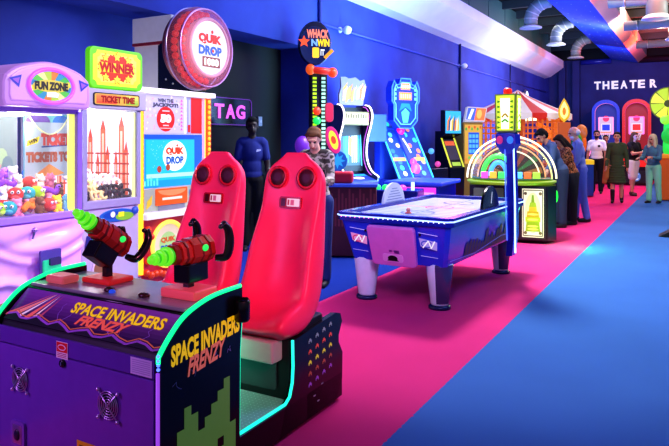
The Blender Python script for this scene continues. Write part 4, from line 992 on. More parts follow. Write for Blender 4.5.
m_.poly(SFn, [(-.05, .3), (.02, .25), (.06, .55), (-.02, .6)], lin('e08830'), 'E0.8', .008); m_.strip(SFn, [(-.27, .09), (-.27, .73), (.27, .73), (.27, .09)], .018, lin('50d0ff'), 'E1.2', .006); m_.build('screen', C1)
m_ = MB(); m_.box(-.31, .31, -.0, .12, 1.83, 2.06, lin('605838'), 'P', .01)
MFm = front(0, 0, 0); m_.rect(MFm, -.29, 1.85, .29, 2.04, lin('c8b878'), 'E0.6', .003)
for k in range(9): random.seed(k); m_.rect(MFm, -.27 + k * .06, 1.95, -.235 + k * .06, 2.0 + random.random() * .03, lin('5a4a28'), 'P', .005); m_.rect(MFm, -.26 + k * .055, 1.87, -.23 + k * .055, 1.92, lin('f4ecc8'), 'E0.7', .005)
m_.build('marquee', C1)
m_ = MB(); m_.prism(Fr((0, -.2, .92), (1, 0, 0), V((0, .36, .10))), [(-.32, 0), (.32, 0), (.32, .36), (-.32, .36)], -.03, .0, lin('2848c0'), 'E0.3')
CFm = Fr((0, -.2, .92), (1, 0, 0), V((0, .36, .10))); m_.poly(CFm, circ(0, .14, .13, .06), lin('f8e8d8'), 'E0.9', .004); m_.strip(CFm, arc(0, .14, .08, .035, 0, 360, 16), .02, lin('e06040'), 'E0.7', .006)
m_.rect(CFm, -.28, .24, .28, .33, lin('30a0f0'), 'E0.8', .004); m_.build('control_panel', C1)
TFm = front(0, .12, 2.17)
m_ = MB(); sh = [(-.30, 0), (.27, 0), (.29, .16), (.34, .30), (.30, .44), (.20, .41), (.08, .47), (-.08, .44), (-.16, .47), (-.28, .46), (-.26, .30), (-.32, .16)]
m_.prism(TFm, sh, -.04, 0, lin('807890'), 'E0.2'); random.seed(2)
for k in range(16):
    x = -.24 + (k % 8) * .066; y = .03 + random.random() * .1; m_.poly(TFm, [(x, y), (x + .06, y + .02), (x + .08 + random.random() * .05, y + .26), (x + .02, y + .16)], lin(random.choice(['f0a030', 'f4c840', 'e87830', 'f4e8d0', 'd8a040', 'a0c0b8'])), 'E0.45', .003 + k * .0004)
m_.build('topper', C1); C1.scale = (.80, .95, .945)

C2 = thing('roller_game', 'blue neon roller game with twin sloping lanes and a notched lit sign', 'arcade game', (-4.40, 10.28, 0), 60)
m_ = MB(); m_.box(-.42, .42, .30, .5, .02, 1.75, lin('2840b8'), 'G', .02); m_.box(-.9, -.42, .1, .5, 1.5, 1.98, lin('3858d8'), 'E0.15', .02); m_.box(-.42, .42, -.25, .35, .02, .84, lin('1c2c88'), 'G', .02); m_.build('cabinet', C2)
LFm = Fr((0, -.25, .86), (1, 0, 0), V((0, .6, .92))); Ls = V((0, .6, .92)).length
for s_ in (-1, 1):
    m_ = MB(); m_.prism(LFm, [(s_ * .24 - .17, 0), (s_ * .24 + .17, 0), (s_ * .24 + .17, Ls), (s_ * .24 - .17, Ls)], -.03, .01, lin('1c48a8'), 'E0.3')
    for k in range(10):
        random.seed(k + s_ * 20 + 30); m_.poly(LFm, circ(s_ * .24 + random.uniform(-.1, .1), .1 + k * .115, .05, .05, 12), lin(random.choice(['e8c070', 'f08050', '60c0f0', 'f0f0d0', '40e0c0', '3070e0'])), 'E0.7', .012 + k * .0004)
    m_.rect(LFm, s_ * .24 - .15, .35, s_ * .24 + .15, .42, lin('f0a850'), 'E0.7', .02); ln = m_.build('lane', C2)
    for q in (-.175, .175): MB().tube([LFm.p(s_ * .24 + q, 0, .02), LFm.p(s_ * .24 + q, Ls, .02)], .016, lin('40b8ff'), 'E1.6', 6).build('light_trim', ln)
m_ = MB(); m_.prism(LFm, [(-.07, 0), (.07, 0), (.09, Ls), (-.09, Ls)], .0, .07, lin('2838d8'), 'E0.25', .01); cc_ = m_.build('centre_column', C2)
for y, r_, c_ in ((.95, .085, 'ff2080'), (.15, .10, 'ff50b0'), (.28, .075, 'c040e0')): MB().ell(LFm.p(0, y, .08), (r_, r_ * .8, r_), lin(c_), 'E0.9', 14).build('ball_lamp', cc_)
MB().tube([LFm.p(-.03, .78, .085), LFm.p(.02, .62, .085), LFm.p(.04, .48, .085)], .014, lin('f4f4ff'), 'E1.4', 6).build('light_trim', cc_)
NF = front(0, .06, 1.74)
hx = [(-.14, 0), (.14, 0), (.29, .14), (.29, .42), (.34, .48), (.34, .72), (.28, .84), (.24, .76), (.15, .78), (.12, .88), (-.12, .88), (-.15, .78), (-.24, .76), (-.28, .84), (-.34, .72), (-.34, .48), (-.29, .42), (-.29, .14)]
m_ = MB(); m_.prism(NF, hx, -.18, 0, lin('1830c0'), 'E0.2', .02); sg = m_.build('lit_sign', C2)
for k, (sc, c_, st) in enumerate(((1.0, '4078ff', 'E1.4'), (.84, '70b8ff', 'E0.9'))):
    MB().tube([NF.p(x * sc, .44 + (y - .44) * sc, .015) for x, y in hx], .012, lin(c_), st, 6, True).build('neon_outline', sg)
m_ = MB(); m_.poly(NF, [(-.11, .05), (.11, .05), (.2, .16), (.2, .46), (-.2, .46), (-.2, .16)], lin('103c80'), 'E0.5', .004); m_.poly(NF, [(-.06, .1), (.06, .1), (.1, .28), (.0, .36), (-.1, .28)], lin('60d8d8'), 'E0.6', .006); m_.poly(NF, [(-.16, .3), (-.1, .44), (.1, .44), (.16, .3), (.0, .38)], lin('2888b8'), 'E0.5', .007)
m_.rect(NF, -.16, .50, .16, .64, lin('e88820'), 'E0.7', .008); m_.rect(NF, -.12, .68, .12, .80, lin('f08038'), 'E0.9', .008)
for k in range(5): m_.rect(NF, -.13 + k * .055, .53, -.095 + k * .055, .61, lin('f8d880'), 'E0.7', .01); m_.rect(NF, -.10 + k * .044, .71, -.075 + k * .044, .77, lin('ffe0a0'), 'E0.9', .01)
for s_ in (-1, 1):
    for k in range(3): m_.rect(NF, s_ * .25 - .025, .5 + k * .08, s_ * .25 + .025, .55 + k * .08, lin('80d0f8'), 'E0.8', .006)
m_.build('sign_art', sg); C2.scale = (.86, 1, .98)

# consoles and tables behind the air hockey table
t = thing('red_console', 'low maroon game console with a red padded block on top, behind the air hockey table', 'arcade game', (-3.95, 7.35, 0), 25)
m_ = MB(); m_.box(-.30, .34, -.2, .3, .02, .93, lin('58182a'), 'P', .01)
for k in range(14): m_.rect(front(0, -.2, 0), -.28 + k * .045, .4, -.255 + k * .045, .88 - .06 * (k % 3), lin('883040'), 'P', .003)
m_.build('cabinet', t); m_ = MB(); m_.box(-.32, .36, -.22, .32, .90, .94, lin('3050d0'), 'E0.4', .01); m_.build('rim', t)
m_ = MB(); m_.box(-.22, .04, -.12, .14, .94, 1.09, lin('b81c38'), 'L', .04); m_.build('padded_block', t)
t = thing('button_console', 'blue game console with glowing green and pink buttons below the neon cabinet', 'arcade game', (-3.80, 8.10, 0), 10)
m_ = MB(); m_.box(-.42, .5, -.2, .25, .02, .82, lin('182488'), 'G', .02); m_.build('cabinet', t)
for x, c_ in ((-.1, '30f070'), (.02, '28e060'), (.14, 'ff40a0'), (.26, 'f040c0'), (-.3, '50a0ff')): MB().ell((x, -.05, .84), (.055, .05, .045), lin(c_), 'E1.2', 12).build('lit_button', t)
m_ = MB(); m_.box(.40, .44, -.15, -.11, .8, .93, lin('c8ecff'), 'E1.2'); m_.build('lamp_post', t)
t = thing('table_game', 'second blue game table with a pink lit end, beyond the white lit playfield', 'arcade game', (-3.60, 9.05, 0), 4)
m_ = MB(); m_.box(-.4, .36, -.45, .5, .35, .84, lin('2430c0'), 'G', .03); m_.build('body', t)
m_ = MB(); m_.box(-.45, .42, -.5, .55, .84, .90, lin('2c48e0'), 'E0.25', .02)
for k in range(6): m_.rect(Fr((0, 0, .9), (1, 0, 0), (0, 1, 0)), -.4, -.45 + k * .16, .38, -.39 + k * .16, lin('5080ff'), 'E0.6', .001)
m_.build('top', t)
m_ = MB(); m_.box(-.30, .32, -.47, -.45, .45, .82, lin('e048d8'), 'E1.0'); pe = m_.build('lit_end', t)
for k in range(9): MB().ell((-.34, -.46, .46 + k * .042), .012, lin('ff90ff'), 'E2', 6).build('light_dot', pe)
for k in range(3): m_ = MB(); m_.box(-.25, .3, -.48, -.472, .52 + k * .1, .55 + k * .1, lin('ffa0e8'), 'E1.0'); m_.build('light_bar', pe)
for x in (-.32, .30):
    for y in (-.36, .42): MB().box(x - .05, x + .05, y - .05, y + .05, 0, .36, lin('202860'), 'G', .01).build('leg', t)
t = thing('fight_stick_console', 'dark console with small blue lamps left of the black leaning cabinet', 'arcade game', (-4.6, 11.75, 0), 80)
m_ = MB(); m_.box(-.45, .45, -.2, .35, .02, .95, lin('10142c'), 'G', .02); m_.box(-.35, .35, .15, .35, .95, 1.25, lin('181c34'), 'G', .02); m_.build('cabinet', t)
for x, z, c_ in ((-.3, 1.0, '4080ff'), (.1, 1.28, '60b0ff'), (.35, 1.02, 'e050a0')): MB().ell((x, -.02, z), (.06, .06, .06), lin(c_), 'E0.8', 10).build('lamp', t)

# black leaning cabinet and its neighbour
t = thing('video_arcade_cabinet', 'black leaning arcade cabinet with yellow edge stripes and a blue-orange picture topper', 'arcade game', (-4.45, 13.0, 0), 62)
pf = [(0, 0), (-.05, .95), (.30, 1.62), (.10, 1.68), (.10, 1.76), (.48, 1.76), (.5, 0)]
m_ = MB(); m_.prism(YZ(-.24), pf, 0, .48, lin('0c0c14'), 'G'); m_.build('cabinet', t)
SFn = Fr((0, -.05, .95), (1, 0, 0), V((0, .35, .67)))
for x in (-.21, .21):
    m_ = MB(); m_.rect(SFn, x - .03, .02, x + .03, .74, lin('d8e030'), 'E0.7', .004); m_.build('stripe', t)
m_ = MB(); m_.rect(SFn, -.16, .2, .16, .7, lin('181c38'), 'P', .004); m_.rect(SFn, -.16, .55, .16, .66, lin('e86030'), 'E0.6', .006); m_.rect(SFn, -.14, .05, .14, .14, lin('a8d040'), 'E0.7', .006); m_.build('screen', t)
m_ = MB(); F_ = front(0, .1, 1.68); m_.box(-.28, .28, .1, .25, 1.68, 2.22, lin('101018'), 'G', .01); m_.rect(F_, -.26, .03, .26, .52, lin('38b0e8'), 'E0.9', .003); random.seed(6)
for k in range(9): m_.poly(F_, [(-.22 + k * .05, .08), (-.16 + k * .05, .1), (-.1 + k * .04, .36 + .1 * random.random()), (-.2 + k * .05, .3)], lin(random.choice(['f08830', 'f4e4c0', '285890', 'e0c040', '90d8f0'])), 'E0.8', .005 + .0004 * k)
m_.build('topper', t); t.scale = (.85, .9, .96)
t = thing('video_arcade_cabinet', 'yellow-lit arcade cabinet with a tilted blue and orange topper, left of the striped tent', 'arcade game', (-4.38, 13.95, 0), 50)
m_ = MB(); m_.box(-.34, .34, 0, .55, .02, 1.95, lin('a88838'), 'P', .02); m_.build('cabinet', t)
F_ = front(0, 0, 0); m_ = MB(); m_.rect(F_, -.30, 1.0, .30, 1.9, lin('e8b850'), 'E0.6', .003); m_.rect(F_, -.17, 1.22, .20, 1.72, lin('1c58c8'), 'E0.9', .005)
for k in range(12): m_.rect(F_, -.15 + (k % 3) * .115, 1.25 + (k // 3) * .115, -.06 + (k % 3) * .115, 1.33 + (k // 3) * .115, lin('60b0f8'), 'E0.9', .007)
for k in range(6): m_.poly(F_, circ(-.25 + k * .1, 1.80 + .04 * (k % 2), .035), lin('e06030' if k % 2 else '58b050'), 'E0.7', .008)
for k in range(6): m_.poly(F_, circ(-.25 + k * .1, 1.1 + .04 * (k % 2), .035), lin('70c860' if k % 2 else 'e89040'), 'E0.7', .008)
m_.build('front_art', t)
TFm = Fr((0, -.06, 1.97), (1, 0, 0), V((.10, .06, .36)))
m_ = MB(); m_.prism(TFm, [(-.34, 0), (.36, 0), (.40, .34), (-.30, .36)], -.1, 0, lin('e8e8f0'), 'E0.3'); m_.poly(TFm, [(-.30, .05), (-.02, .03), (.02, .33), (-.27, .33)], lin('2058d8'), 'E0.9', .004); m_.poly(TFm, [(-.02, .03), (.33, .03), (.37, .32), (.02, .33)], lin('f07030'), 'E0.9', .004); m_.poly(TFm, circ(.14, .18, .09, .11), lin('f4b050'), 'E0.9', .006); m_.poly(TFm, [(-.25, .06), (-.15, .05), (-.05, .3), (-.15, .31)], lin('e8f0f8'), 'E0.8', .006); m_.build('topper', t); t.scale = (.74, .8, .97)

# ================================================================ neon dome game
DG = thing('dome_game', 'round dome coin game with nested neon arches and a lit bottle picture on its base', 'arcade game', (-2.50, 9.85, 0), 14)
m_ = MB(); m_.prism(Fr((0, 0, 0), (1, 0, 0), (0, 1, 0)), [(-.58, -.38), (.50, -.50), (.62, -.30), (.62, .4), (.3, .62), (-.3, .62), (-.62, .4)], .04, .78, lin('161a24'), 'G'); m_.build('base', DG)
BFm = Fr((.30, -.4775, .0), V((1.08, -.12, 0)), (0, 0, 1))
m_ = MB(); m_.prism(BFm, rrect(-.175, .06, .175, .775, .02), 0, .03, lin('2a2c30'), 'G'); m_.rect(BFm, -.145, .09, .145, .745, lin('f0ecc8'), 'E0.9', .032)
m_.strip(BFm, [(-.13, .11), (.13, .11), (.13, .725), (-.13, .725), (-.13, .11)], .012, lin('50583c'), 'P', .034); m_.poly(BFm, circ(0, .42, .108, .27), lin('d8e8a0'), 'E0.9', .034)
for y0, y1, w0, w1, c_ in ((.17, .30, .10, .085, '98b820'), (.30, .36, .10, .10, 'b8d028'), (.36, .44, .085, .075, 'c8a820'), (.44, .50, .055, .05, 'e0c030'), (.50, .56, .05, .035, 'a0c030'), (.56, .66, .022, .012, '80a828')):
    m_.poly(BFm, [(-w0, y0), (w0, y0), (w1, y1), (-w1, y1)], lin(c_), 'E0.75', .036)
for y in (.2, .24, .33, .40): m_.poly(BFm, circ(0, y, .075, .014), lin('f0e060'), 'E0.9', .038)
for sx in (-1, 1):
    for y in (.15, .68): m_.poly(BFm, circ(sx * .10, y, .022), lin('807850'), 'P', .036)
m_.build('art_panel', DG)
m_ = MB(); m_.prism(front(-.30, -.43, 0), rrect(-.22, .42, .2, .74, .02), .0, .03, lin('505c54'), 'E0.2'); m_.poly(front(-.30, -.46, 0), circ(-.05, .58, .07, .11), lin('406a30'), 'E0.4', .003); m_.build('side_art', DG)
m_ = MB(); m_.ell((.625, -.1, .62), (.03, .07, .09), lin('20f040'), 'E1.5', 12); m_.build('green_lamp', DG)
m_ = MB(); m_.lathe([(.60, 0), (.64, .02), (.64, .04), (.60, .05)], (0, 0, .79), (0, 0, 1), lin('88b020'), 'E0.5', 40); m_.build('rim', DG)
m_ = MB(); m_.lathe([(.58, 0), (.58, .012)], (0, 0, .855), (0, 0, 1), lin('205a30'), 'E0.4', 36); pl = m_.build('deck', DG)
for rr, yy, c_, st, tr in ((.635, -.05, 'fff4c8', 'E1.3', .014), (.57, -.14, 'e8f090', 'E1.2', .011), (.49, .10, 'ffb070', 'E0.8', .010), (.41, .16, 'fff0c0', 'E1.1', .011)):
    MB().tube([(rr * math.cos(R(a)), yy, .86 + rr * math.sin(R(a)) * .93) for a in range(0, 181, 6)], tr, lin(c_), st, 8).build('neon_arch', DG)
m_ = MB()
vs = []; fs = []; NA, NE = 32, 9
for j in range(NE + 1):
    e = R(j * 90 / NE) * .999
    for k in range(NA): a = 2 * PI * k / NA; vs.append((.60 * math.cos(e) * math.cos(a), .60 * math.cos(e) * math.sin(a), .86 + .57 * math.sin(e)))
for j in range(NE):
    for k in range(NA): fs.append((j * NA + k, j * NA + (k + 1) % NA, (j + 1) * NA + (k + 1) % NA, (j + 1) * NA + k))
m_.add(vs, fs, WHITE, 'X', True); m_.build('glass_dome', DG)
for c_, r_, h in (('30f040', .22, .30), ('40a0ff', .12, .2)):
    MB().tube([(-.18 + r_ * math.cos(R(a)), -.25 + (.3 if r_ < .2 else 0), .88 + h * math.sin(R(a))) for a in range(0, 181, 12)], .035, lin(c_), 'E1.3', 8).build('inner_arch', DG)
for k, c_ in enumerate(('ff50c0', 'ffb030', '40f060', 'fff050', '60c0ff', 'ff7030', 'a0f040')):
    m_ = MB(); m_.box(-.42 + k * .12, -.32 + k * .12, -.36, -.30, .87, .96, lin(c_), 'E1.0', .01); m_.build('target', DG)
m_ = MB(); m_.prism(front(0, .2, .86), arc(0, 0, .5, .5, 0, 180, 24), 0, .02, lin('3a2818'), 'E0.2')
for k in range(7): m_.poly(front(0, .18, .86), [(0, .02)] + arc(0, 0, .46, .46, 8 + k * 24, 20 + k * 24, 2), lin(('a87030', '3a7838', '98482c')[k % 3]), 'E0.35', .004)
m_.build('backboard', DG); DG.scale = (1.03, 1, 1.07)

# ================================================================ striped tent game
TG = thing('carnival_tent_game', 'carnival game under a red and white striped tent roof with orange lattice walls', 'carnival game', (-3.9, 16.0, 0), 20)
N = 22; RE = 1.27
m_ = MB()
for k in range(N):
    c_ = lin('e02a18') if k % 2 else lin('f8ece4'); a0, a1 = 2 * PI * k / N, 2 * PI * (k + 1) / N
    for j in range(4):
        def P(a, t): r = RE * t + .001; return (r * math.cos(a), r * math.sin(a), 2.74 - .62 * t ** .85)
        m_.add([P(a0, j / 4), P(a0, (j + 1) / 4), P(a1, (j + 1) / 4), P(a1, j / 4)], [(0, 1, 2, 3)], c_, 'E0.35')
    pts = [(RE * math.cos(a0 + (a1 - a0) * q / 6), RE * math.sin(a0 + (a1 - a0) * q / 6)) for q in range(7)]
    lo = [2.12 - .09 - .06 * math.sin(PI * q / 6) for q in range(7)]
    for q in range(6): m_.add([(pts[q][0], pts[q][1], 2.12), (pts[q + 1][0], pts[q + 1][1], 2.12), (pts[q + 1][0], pts[q + 1][1], lo[q + 1]), (pts[q][0], pts[q][1], lo[q])], [(0, 1, 2, 3)], c_, 'E0.35')
m_.build('striped_roof', TG)
for k in range(6):
    a = R(30 + k * 60); MB().tube([(1.1 * math.cos(a), 1.1 * math.sin(a), 0), (1.1 * math.cos(a), 1.1 * math.sin(a), 2.15)], .05, lin('e86a20'), 'E0.3', 8).build('post', TG)
for k in range(6):
    a0, a1 = R(30 + k * 60), R(90 + k * 60); A = V((1.08 * math.cos(a0), 1.08 * math.sin(a0), 0)); B = V((1.08 * math.cos(a1), 1.08 * math.sin(a1), 0))
    L = (B - A).length; F_ = Fr(A, B - A, (0, 0, 1))
    if k in (1, 0): lo, hi = .9, 2.0
    else: lo, hi = .9, 2.0
    m_ = MB(); m_.prism(F_, [(0, .02), (L, .02), (L, .9), (0, .9)], -.03, .03, lin('a83a18'), 'P')
    for q in range(9):
        x = L * q / 8
        m_.prism(F_, [(max(0, x - .012), .9), (min(L, x + .012), .9), (min(L, x + .012), 2.02), (max(0, x - .012), 2.02)], -.01, .01, lin('f08028'), 'E0.5')
    for q in range(8):
        z = .95 + q * .14; m_.prism(F_, [(0, z), (L, z), (L, z + .022), (0, z + .022)], -.011, .011, lin('e87020'), 'E0.5')
    m_.build('lattice_wall', TG)
m_ = MB(); m_.lathe([(.6, 0), (.6, .9), (.5, .95), (.2, 1.0), (.15, 1.7), (.3, 1.8)], (0, 0, .02), (0, 0, 1), lin('d04a20'), 'E0.3', 24); m_.build('centre_drum', TG)
m_ = MB(); m_.tube([(.75 * math.cos(t_ * .35 - 2.4), .75 * math.sin(t_ * .35 - 2.4), 1.0 + t_ * .1) for t_ in range(10)], .06, lin('ff7a18'), 'E0.7', 10); m_.build('spiral_rail', TG)
m_ = MB(); m_.lathe([(.45, 0), (.45, .05)], (0, 0, 1.98), (0, 0, 1), lin('fff0c0'), 'E3', 20); m_.build('ceiling_lamp', TG)
t = thing('pillar_sign', 'orange pillar topped with a pointed yellow lit sign, right of the striped tent', 'sign', (-2.66, 15.2, 0), 15)
m_ = MB(); m_.box(-.13, .13, -.1, .1, 0, 1.9, lin('e0702a'), 'E0.3', .01); m_.build('pillar', t)
F_ = front(0, -.02, 1.9); lf = catmull([(0, 0, 0), (.11, .12, 0), (.12, .3, 0), (.05, .47, 0), (0, .55, 0)], 4); sh = [(p.x, p.y) for p in lf] + [(-p.x, p.y) for p in lf[::-1]][1:-1]
m_ = MB(); m_.prism(F_, sh, -.05, 0, lin('e8b820'), 'E0.6'); m_.poly(F_, [(x * .7, .27 + (y - .27) * .75) for x, y in sh], lin('fff080'), 'E1.2', .003); m_.poly(F_, circ(0, .25, .04, .09), lin('e08020'), 'E0.8', .005); m_.build('lit_sign', t)

# ================================================================ far machines
t = thing('coin_pusher', 'blue-sided coin pusher with a yellow top and a glowing green and orange figure lamp', 'arcade game', (-2.78, 18.3, 0), 12)
m_ = MB(); m_.box(-.3, .42, -.5, .5, .03, .95, lin('2458b8'), 'G', .02); m_.build('cabinet', t)
m_ = MB(); m_.box(-.32, .44, -.52, .52, .95, 1.08, lin('e8c828'), 'E0.6', .02); m_.build('top', t)
m_ = MB(); m_.rect(Fr((.42, 0, 0), (0, 1, 0), (0, 0, 1)), -.42, .12, .42, .85, lin('3888d8'), 'E0.5', .003); m_.strip(Fr((.42, 0, 0), (0, 1, 0), (0, 0, 1)), [(-.35, .2), (.0, .7), (.35, .2)], .07, lin('a0e0f8'), 'E0.6', .005); m_.build('side_art', t)
m_ = MB(); m_.ell((-.12, .1, 1.55), (.2, .16, .34), lin('189030'), 'E0.45', 14); m_.ell((-.15, .05, 1.25), (.12, .12, .25), lin('38e050'), 'E0.6', 12); m_.build('green_lamp', t)
m_ = MB(); m_.ell((.05, .3, 1.9), (.22, .16, .24), lin('c87020'), 'E0.45', 14); m_.ell((.12, .3, 1.55), (.12, .12, .3), lin('e86818'), 'E0.5', 12); m_.build('orange_lamp', t); t.scale = (.72, .8, .9)
def hoops(x, colr, light, label, y=23.2):
    t = thing('basketball_game', label, 'arcade game', (x, y, 0), 4)
    c = lin(colr); l = lin(light)
    m_ = MB(); m_.box(-.46, .46, 0, .5, .03, .95, lin('1c1420'), 'G', .02); m_.build('front_cabinet', t)
    F_ = front(0, 0, 0)
    m_ = MB(); m_.rect(F_, -.3, .1, .3, .5, lin('181c28'), 'P', .003); m_.poly(F_, circ(0, .3, .14, .16), lin('5a8ad0'), 'E0.5', .005); m_.strip(F_, arc(0, .3, .09, .1, 40, 320, 14), .03, lin('e8f0ff'), 'E0.6', .007); m_.build('front_emblem', t)
    m_ = MB(); m_.box(-.44, .44, .45, 2.0, .75, .82, lin('201820'), 'P'); m_.rect(front(0, .0, 0), -.42, .62, .42, .9, c, 'E0.7', .004); m_.build('ball_ramp', t)
    m_ = MB(); m_.box(-.30, .30, -.02, .02, 1.0, 1.2, lin('181820'), 'G', .01)
    for k in range(3): m_.rect(front(0, -.02, 0), -.2 + k * .15, 1.03, -.1 + k * .15, 1.16, lin('e8e0d0'), 'E0.8', .003)
    m_.box(-.28, -.24, .0, .04, .9, 1.02, DARK); m_.box(.24, .28, .0, .04, .9, 1.02, DARK); m_.build('score_box', t)
    y0 = 2.0
    ar = [(-.47, .03), (-.47, 2.55)] + arc(0, 2.55, .47, .42, 180, 0, 16)[1:-1] + [(.47, 2.55), (.47, .03)]
    inn = [(-.37, .8), (-.37, 2.5)] + arc(0, 2.5, .37, .34, 180, 0, 16)[1:-1] + [(.37, 2.5), (.37, .8)]
    B_ = front(0, y0, 0)
    m_ = MB(); m_.prism(B_, ar, -.35, -.30, tuple(a * .5 for a in c), 'E0.35'); bk = m_.build('arch_back', t)  # half-tone colour paints the dimness inside the arch
    n_ = len(ar); m_ = MB(); o1 = [B_.p(x_, z_, 0) for x_, z_ in ar]; i1 = [B_.p(x_, z_, 0) for x_, z_ in inn]; o2_ = [B_.p(x_, z_, -.3) for x_, z_ in ar]; i2_ = [B_.p(x_, z_, -.3) for x_, z_ in inn]
    for k in range(n_ - 1):
        m_.add([o1[k], o1[k + 1], i1[k + 1], i1[k]], [(0, 1, 2, 3)], c, 'E0.45'); m_.add([o1[k], o1[k + 1], o2_[k + 1], o2_[k]], [(0, 1, 2, 3)], c, 'E0.3'); m_.add([i1[k], i1[k + 1], i2_[k + 1], i2_[k]], [(0, 1, 2, 3)], l, 'E0.6')
    m_.build('arch_frame', t)
    m_ = MB(); G_ = front(0, y0 + .24, 0); m_.prism(G_, rrect(-.26, 1.7, .26, 2.35, .04), 0, .02, lin('e8e0f0'), 'E0.35'); m_.poly(G_, circ(0, 2.28, .11), lin('e03060'), 'E0.9', .022); m_.rect(G_, -.16, 1.82, .16, 2.1, lin('f0f0ff'), 'E0.6', .022); m_.rect(G_, -.13, 1.85, .13, 2.07, c, 'E0.8', .024)
    m_.strip(G_, [(-.24, 1.72), (.24, 1.72), (.24, 2.33), (-.24, 2.33), (-.24, 1.72)], .03, l, 'E1.0', .023); m_.build('backboard', t)
    m_ = MB(); m_.tube([(.17 * math.cos(R(a)), y0 - .02 + .17 * math.sin(R(a)), 1.78) for a in range(0, 360, 20)], .014, lin('ff7a30'), 'E0.9', 6, True); hp = m_.build('hoop', t)
    m_ = MB()
    for k in range(12):
        a = R(k * 30); m_.tube([(.17 * math.cos(a), y0 - .02 + .17 * math.sin(a), 1.78), (.10 * math.cos(a + .4), y0 - .02 + .10 * math.sin(a + .4), 1.5)], .008, lin('f0f0f8'), 'E0.4', 4)
    m_.build('net', hp)
    for s_ in (-1, 1): MB().tube([(s_ * .45, .3, .9), (s_ * .46, y0, 1.3)], .02, l, 'E0.8', 6).build('side_rail', t)
hoops(-2.82, '1838d8', 'ff90c8', 'blue basketball arcade game with an arched back and lit backboard, near the back wall')
hoops(-1.80, 'e02418', 'ff60d0', 'red basketball arcade game with an arched back and pink lights, near the back wall')
t = thing('wheel_game', 'tall neon green and yellow wheel game on an orange base at the right edge', 'arcade game', (-.66, 17.75, 0), 0)
m_ = MB(); m_.box(-.25, .6, 0, .7, .02, 1.05, lin('d06020'), 'E0.25', .03); m_.build('base', t)
m_ = MB(); m_.box(-.3, .65, -.06, .76, 1.05, 1.15, lin('f09028'), 'E0.5', .02); m_.build('counter', t)
m_ = MB(); m_.tube(catmull([(.12, .3, 1.1), (-.02, .3, 1.5), (.1, .3, 1.9), (.3, .3, 2.3)], 6), .14, lin('30e850'), 'E0.7', 12, radii=[.14 + .05 * math.sin(i * .7) for i in range(19)]); m_.ell((-.05, .2, 2.0), (.14, .12, .12), lin('90f040'), 'E0.8', 12); m_.ell((.02, .15, 1.6), (.18, .1, .2), lin('20d048'), 'E0.6', 12); m_.build('green_figure', t)
F_ = front(-.02, .45, 2.42); m_ = MB(); m_.prism(F_, circ(0, 0, .42, n=32), -.05, 0, lin('788810'), 'E0.4')
for k in range(8): m_.poly(F_, [(0, 0)] + arc(0, 0, .39, .39, k * 45, k * 45 + 41, 5), lin('e8f040' if k % 2 else 'b8d828'), 'E0.8', .003)
m_.poly(F_, circ(0, 0, .09), lin('506010'), 'E0.3', .005); m_.build('wheel_sign', t)
m_ = MB(); m_.tube([(-.02, .5, 1.1), (-.02, .5, 2.4)], .05, lin('58701c'), 'P', 8); m_.build('post', t)

# ================================================================ signs and fittings on the walls
t = thing('wall_lettering', 'white block letters THEATER on the back wall', 'sign', (-2.40, 26.49, 3.60), 0)
F_ = front(0, -.03, 0); xs = [-1.0, -.70, -.385, -.07, .245, .53, .93]
for ch, x in zip('THEATER', xs):
    MB().text(F_, ch, x, .0, .24, .31, lin('f0f0fa'), 'E0.6', 0, .04, 0, .03).build('letter', t)
t = thing('neon_sign', 'pink lit TAG sign with a thin purple border in the dark doorway', 'sign', (-5.73, 7.06, 1.90), 90)
F_ = front(0, -.01, 0)
m_ = MB(); m_.prism(F_, rrect(-.5, -.2, .52, .2, .05), -.01, 0, lin('0a0814'), 'G'); pb = m_.build('sign_panel', t)
MB().tube([F_.p(x, z, .012) for x, z in rrect(-.48, -.185, .50, .185, .06)], .006, lin('7030a0'), 'E0.8', 6, True).build('border', t)
for ch, x in zip('TAG', (-.22, .02, .25)): MB().text(F_, ch, x, 0, .20, .20, lin('e058e8'), 'E1.1', .014, .03, 0, .01).build('letter', t)
m_ = MB(); m_.box(-.045, .045, -.015, 0, -.07, .07, lin('9aa4b8'), 'P', .006); m_.box(-.012, .012, -.024, -.012, -.02, .02, lin('d8dce4'), 'P'); o = m_.build('light_switch'); tag(o, 'grey light switch on the dark wall right of the TAG sign', 'switch'); o.location = (-5.735, 7.80, 1.78); o.rotation_euler = (0, 0, R(90))
CL = ['white security camera on the left wall right of the tower sign', 'white security camera on the left wall near the tent roof']
for i, (y, z) in enumerate(((9.3, 3.33), (15.4, 3.35))):
    t = thing('security_camera', CL[i], 'camera', (-5.2, y, z), 90, 'wall cameras')
    MB().lathe([(.05, 0), (.05, .02), (.02, .03), (.02, .08)], (0, 0, 0), (0, -1, 0), lin('d8dcf0'), 'P', 16).build('mount', t)
    m_ = MB(); m_.ell((.02, -.14, -.01), (.075, .075, .07), lin('eef0fa'), 'P', 16); m_.build('dome', t); MB().lathe([(.035, 0), (.03, .012)], (.05, -.2, -.03), V((.5, -.8, -.3)), lin('20242c'), 'G', 14).build('lens', t)
t = thing('wall_spotlight', 'round white lit wall spotlight above the striped tent', 'lamp', (-5.19, 22.2, 2.95), 90)
m_ = MB(); m_.lathe([(.26, 0), (.28, .06), (.24, .1)], (0, 0, 0), (0, -1, 0), lin('8090b0'), 'M', 24); m_.build('housing', t)
m_ = MB(); m_.poly(front(0, -.1, 0), circ(0, 0, .22), lin('dff0ff'), 'E1.6', .002); m_.rect(front(0, -.1, 0), -.22, -.015, .22, .015, lin('506078'), 'P', .004); m_.rect(front(0, -.1, 0), -.015, -.22, .015, .22, lin('506078'), 'P', .004); m_.build('lens', t)
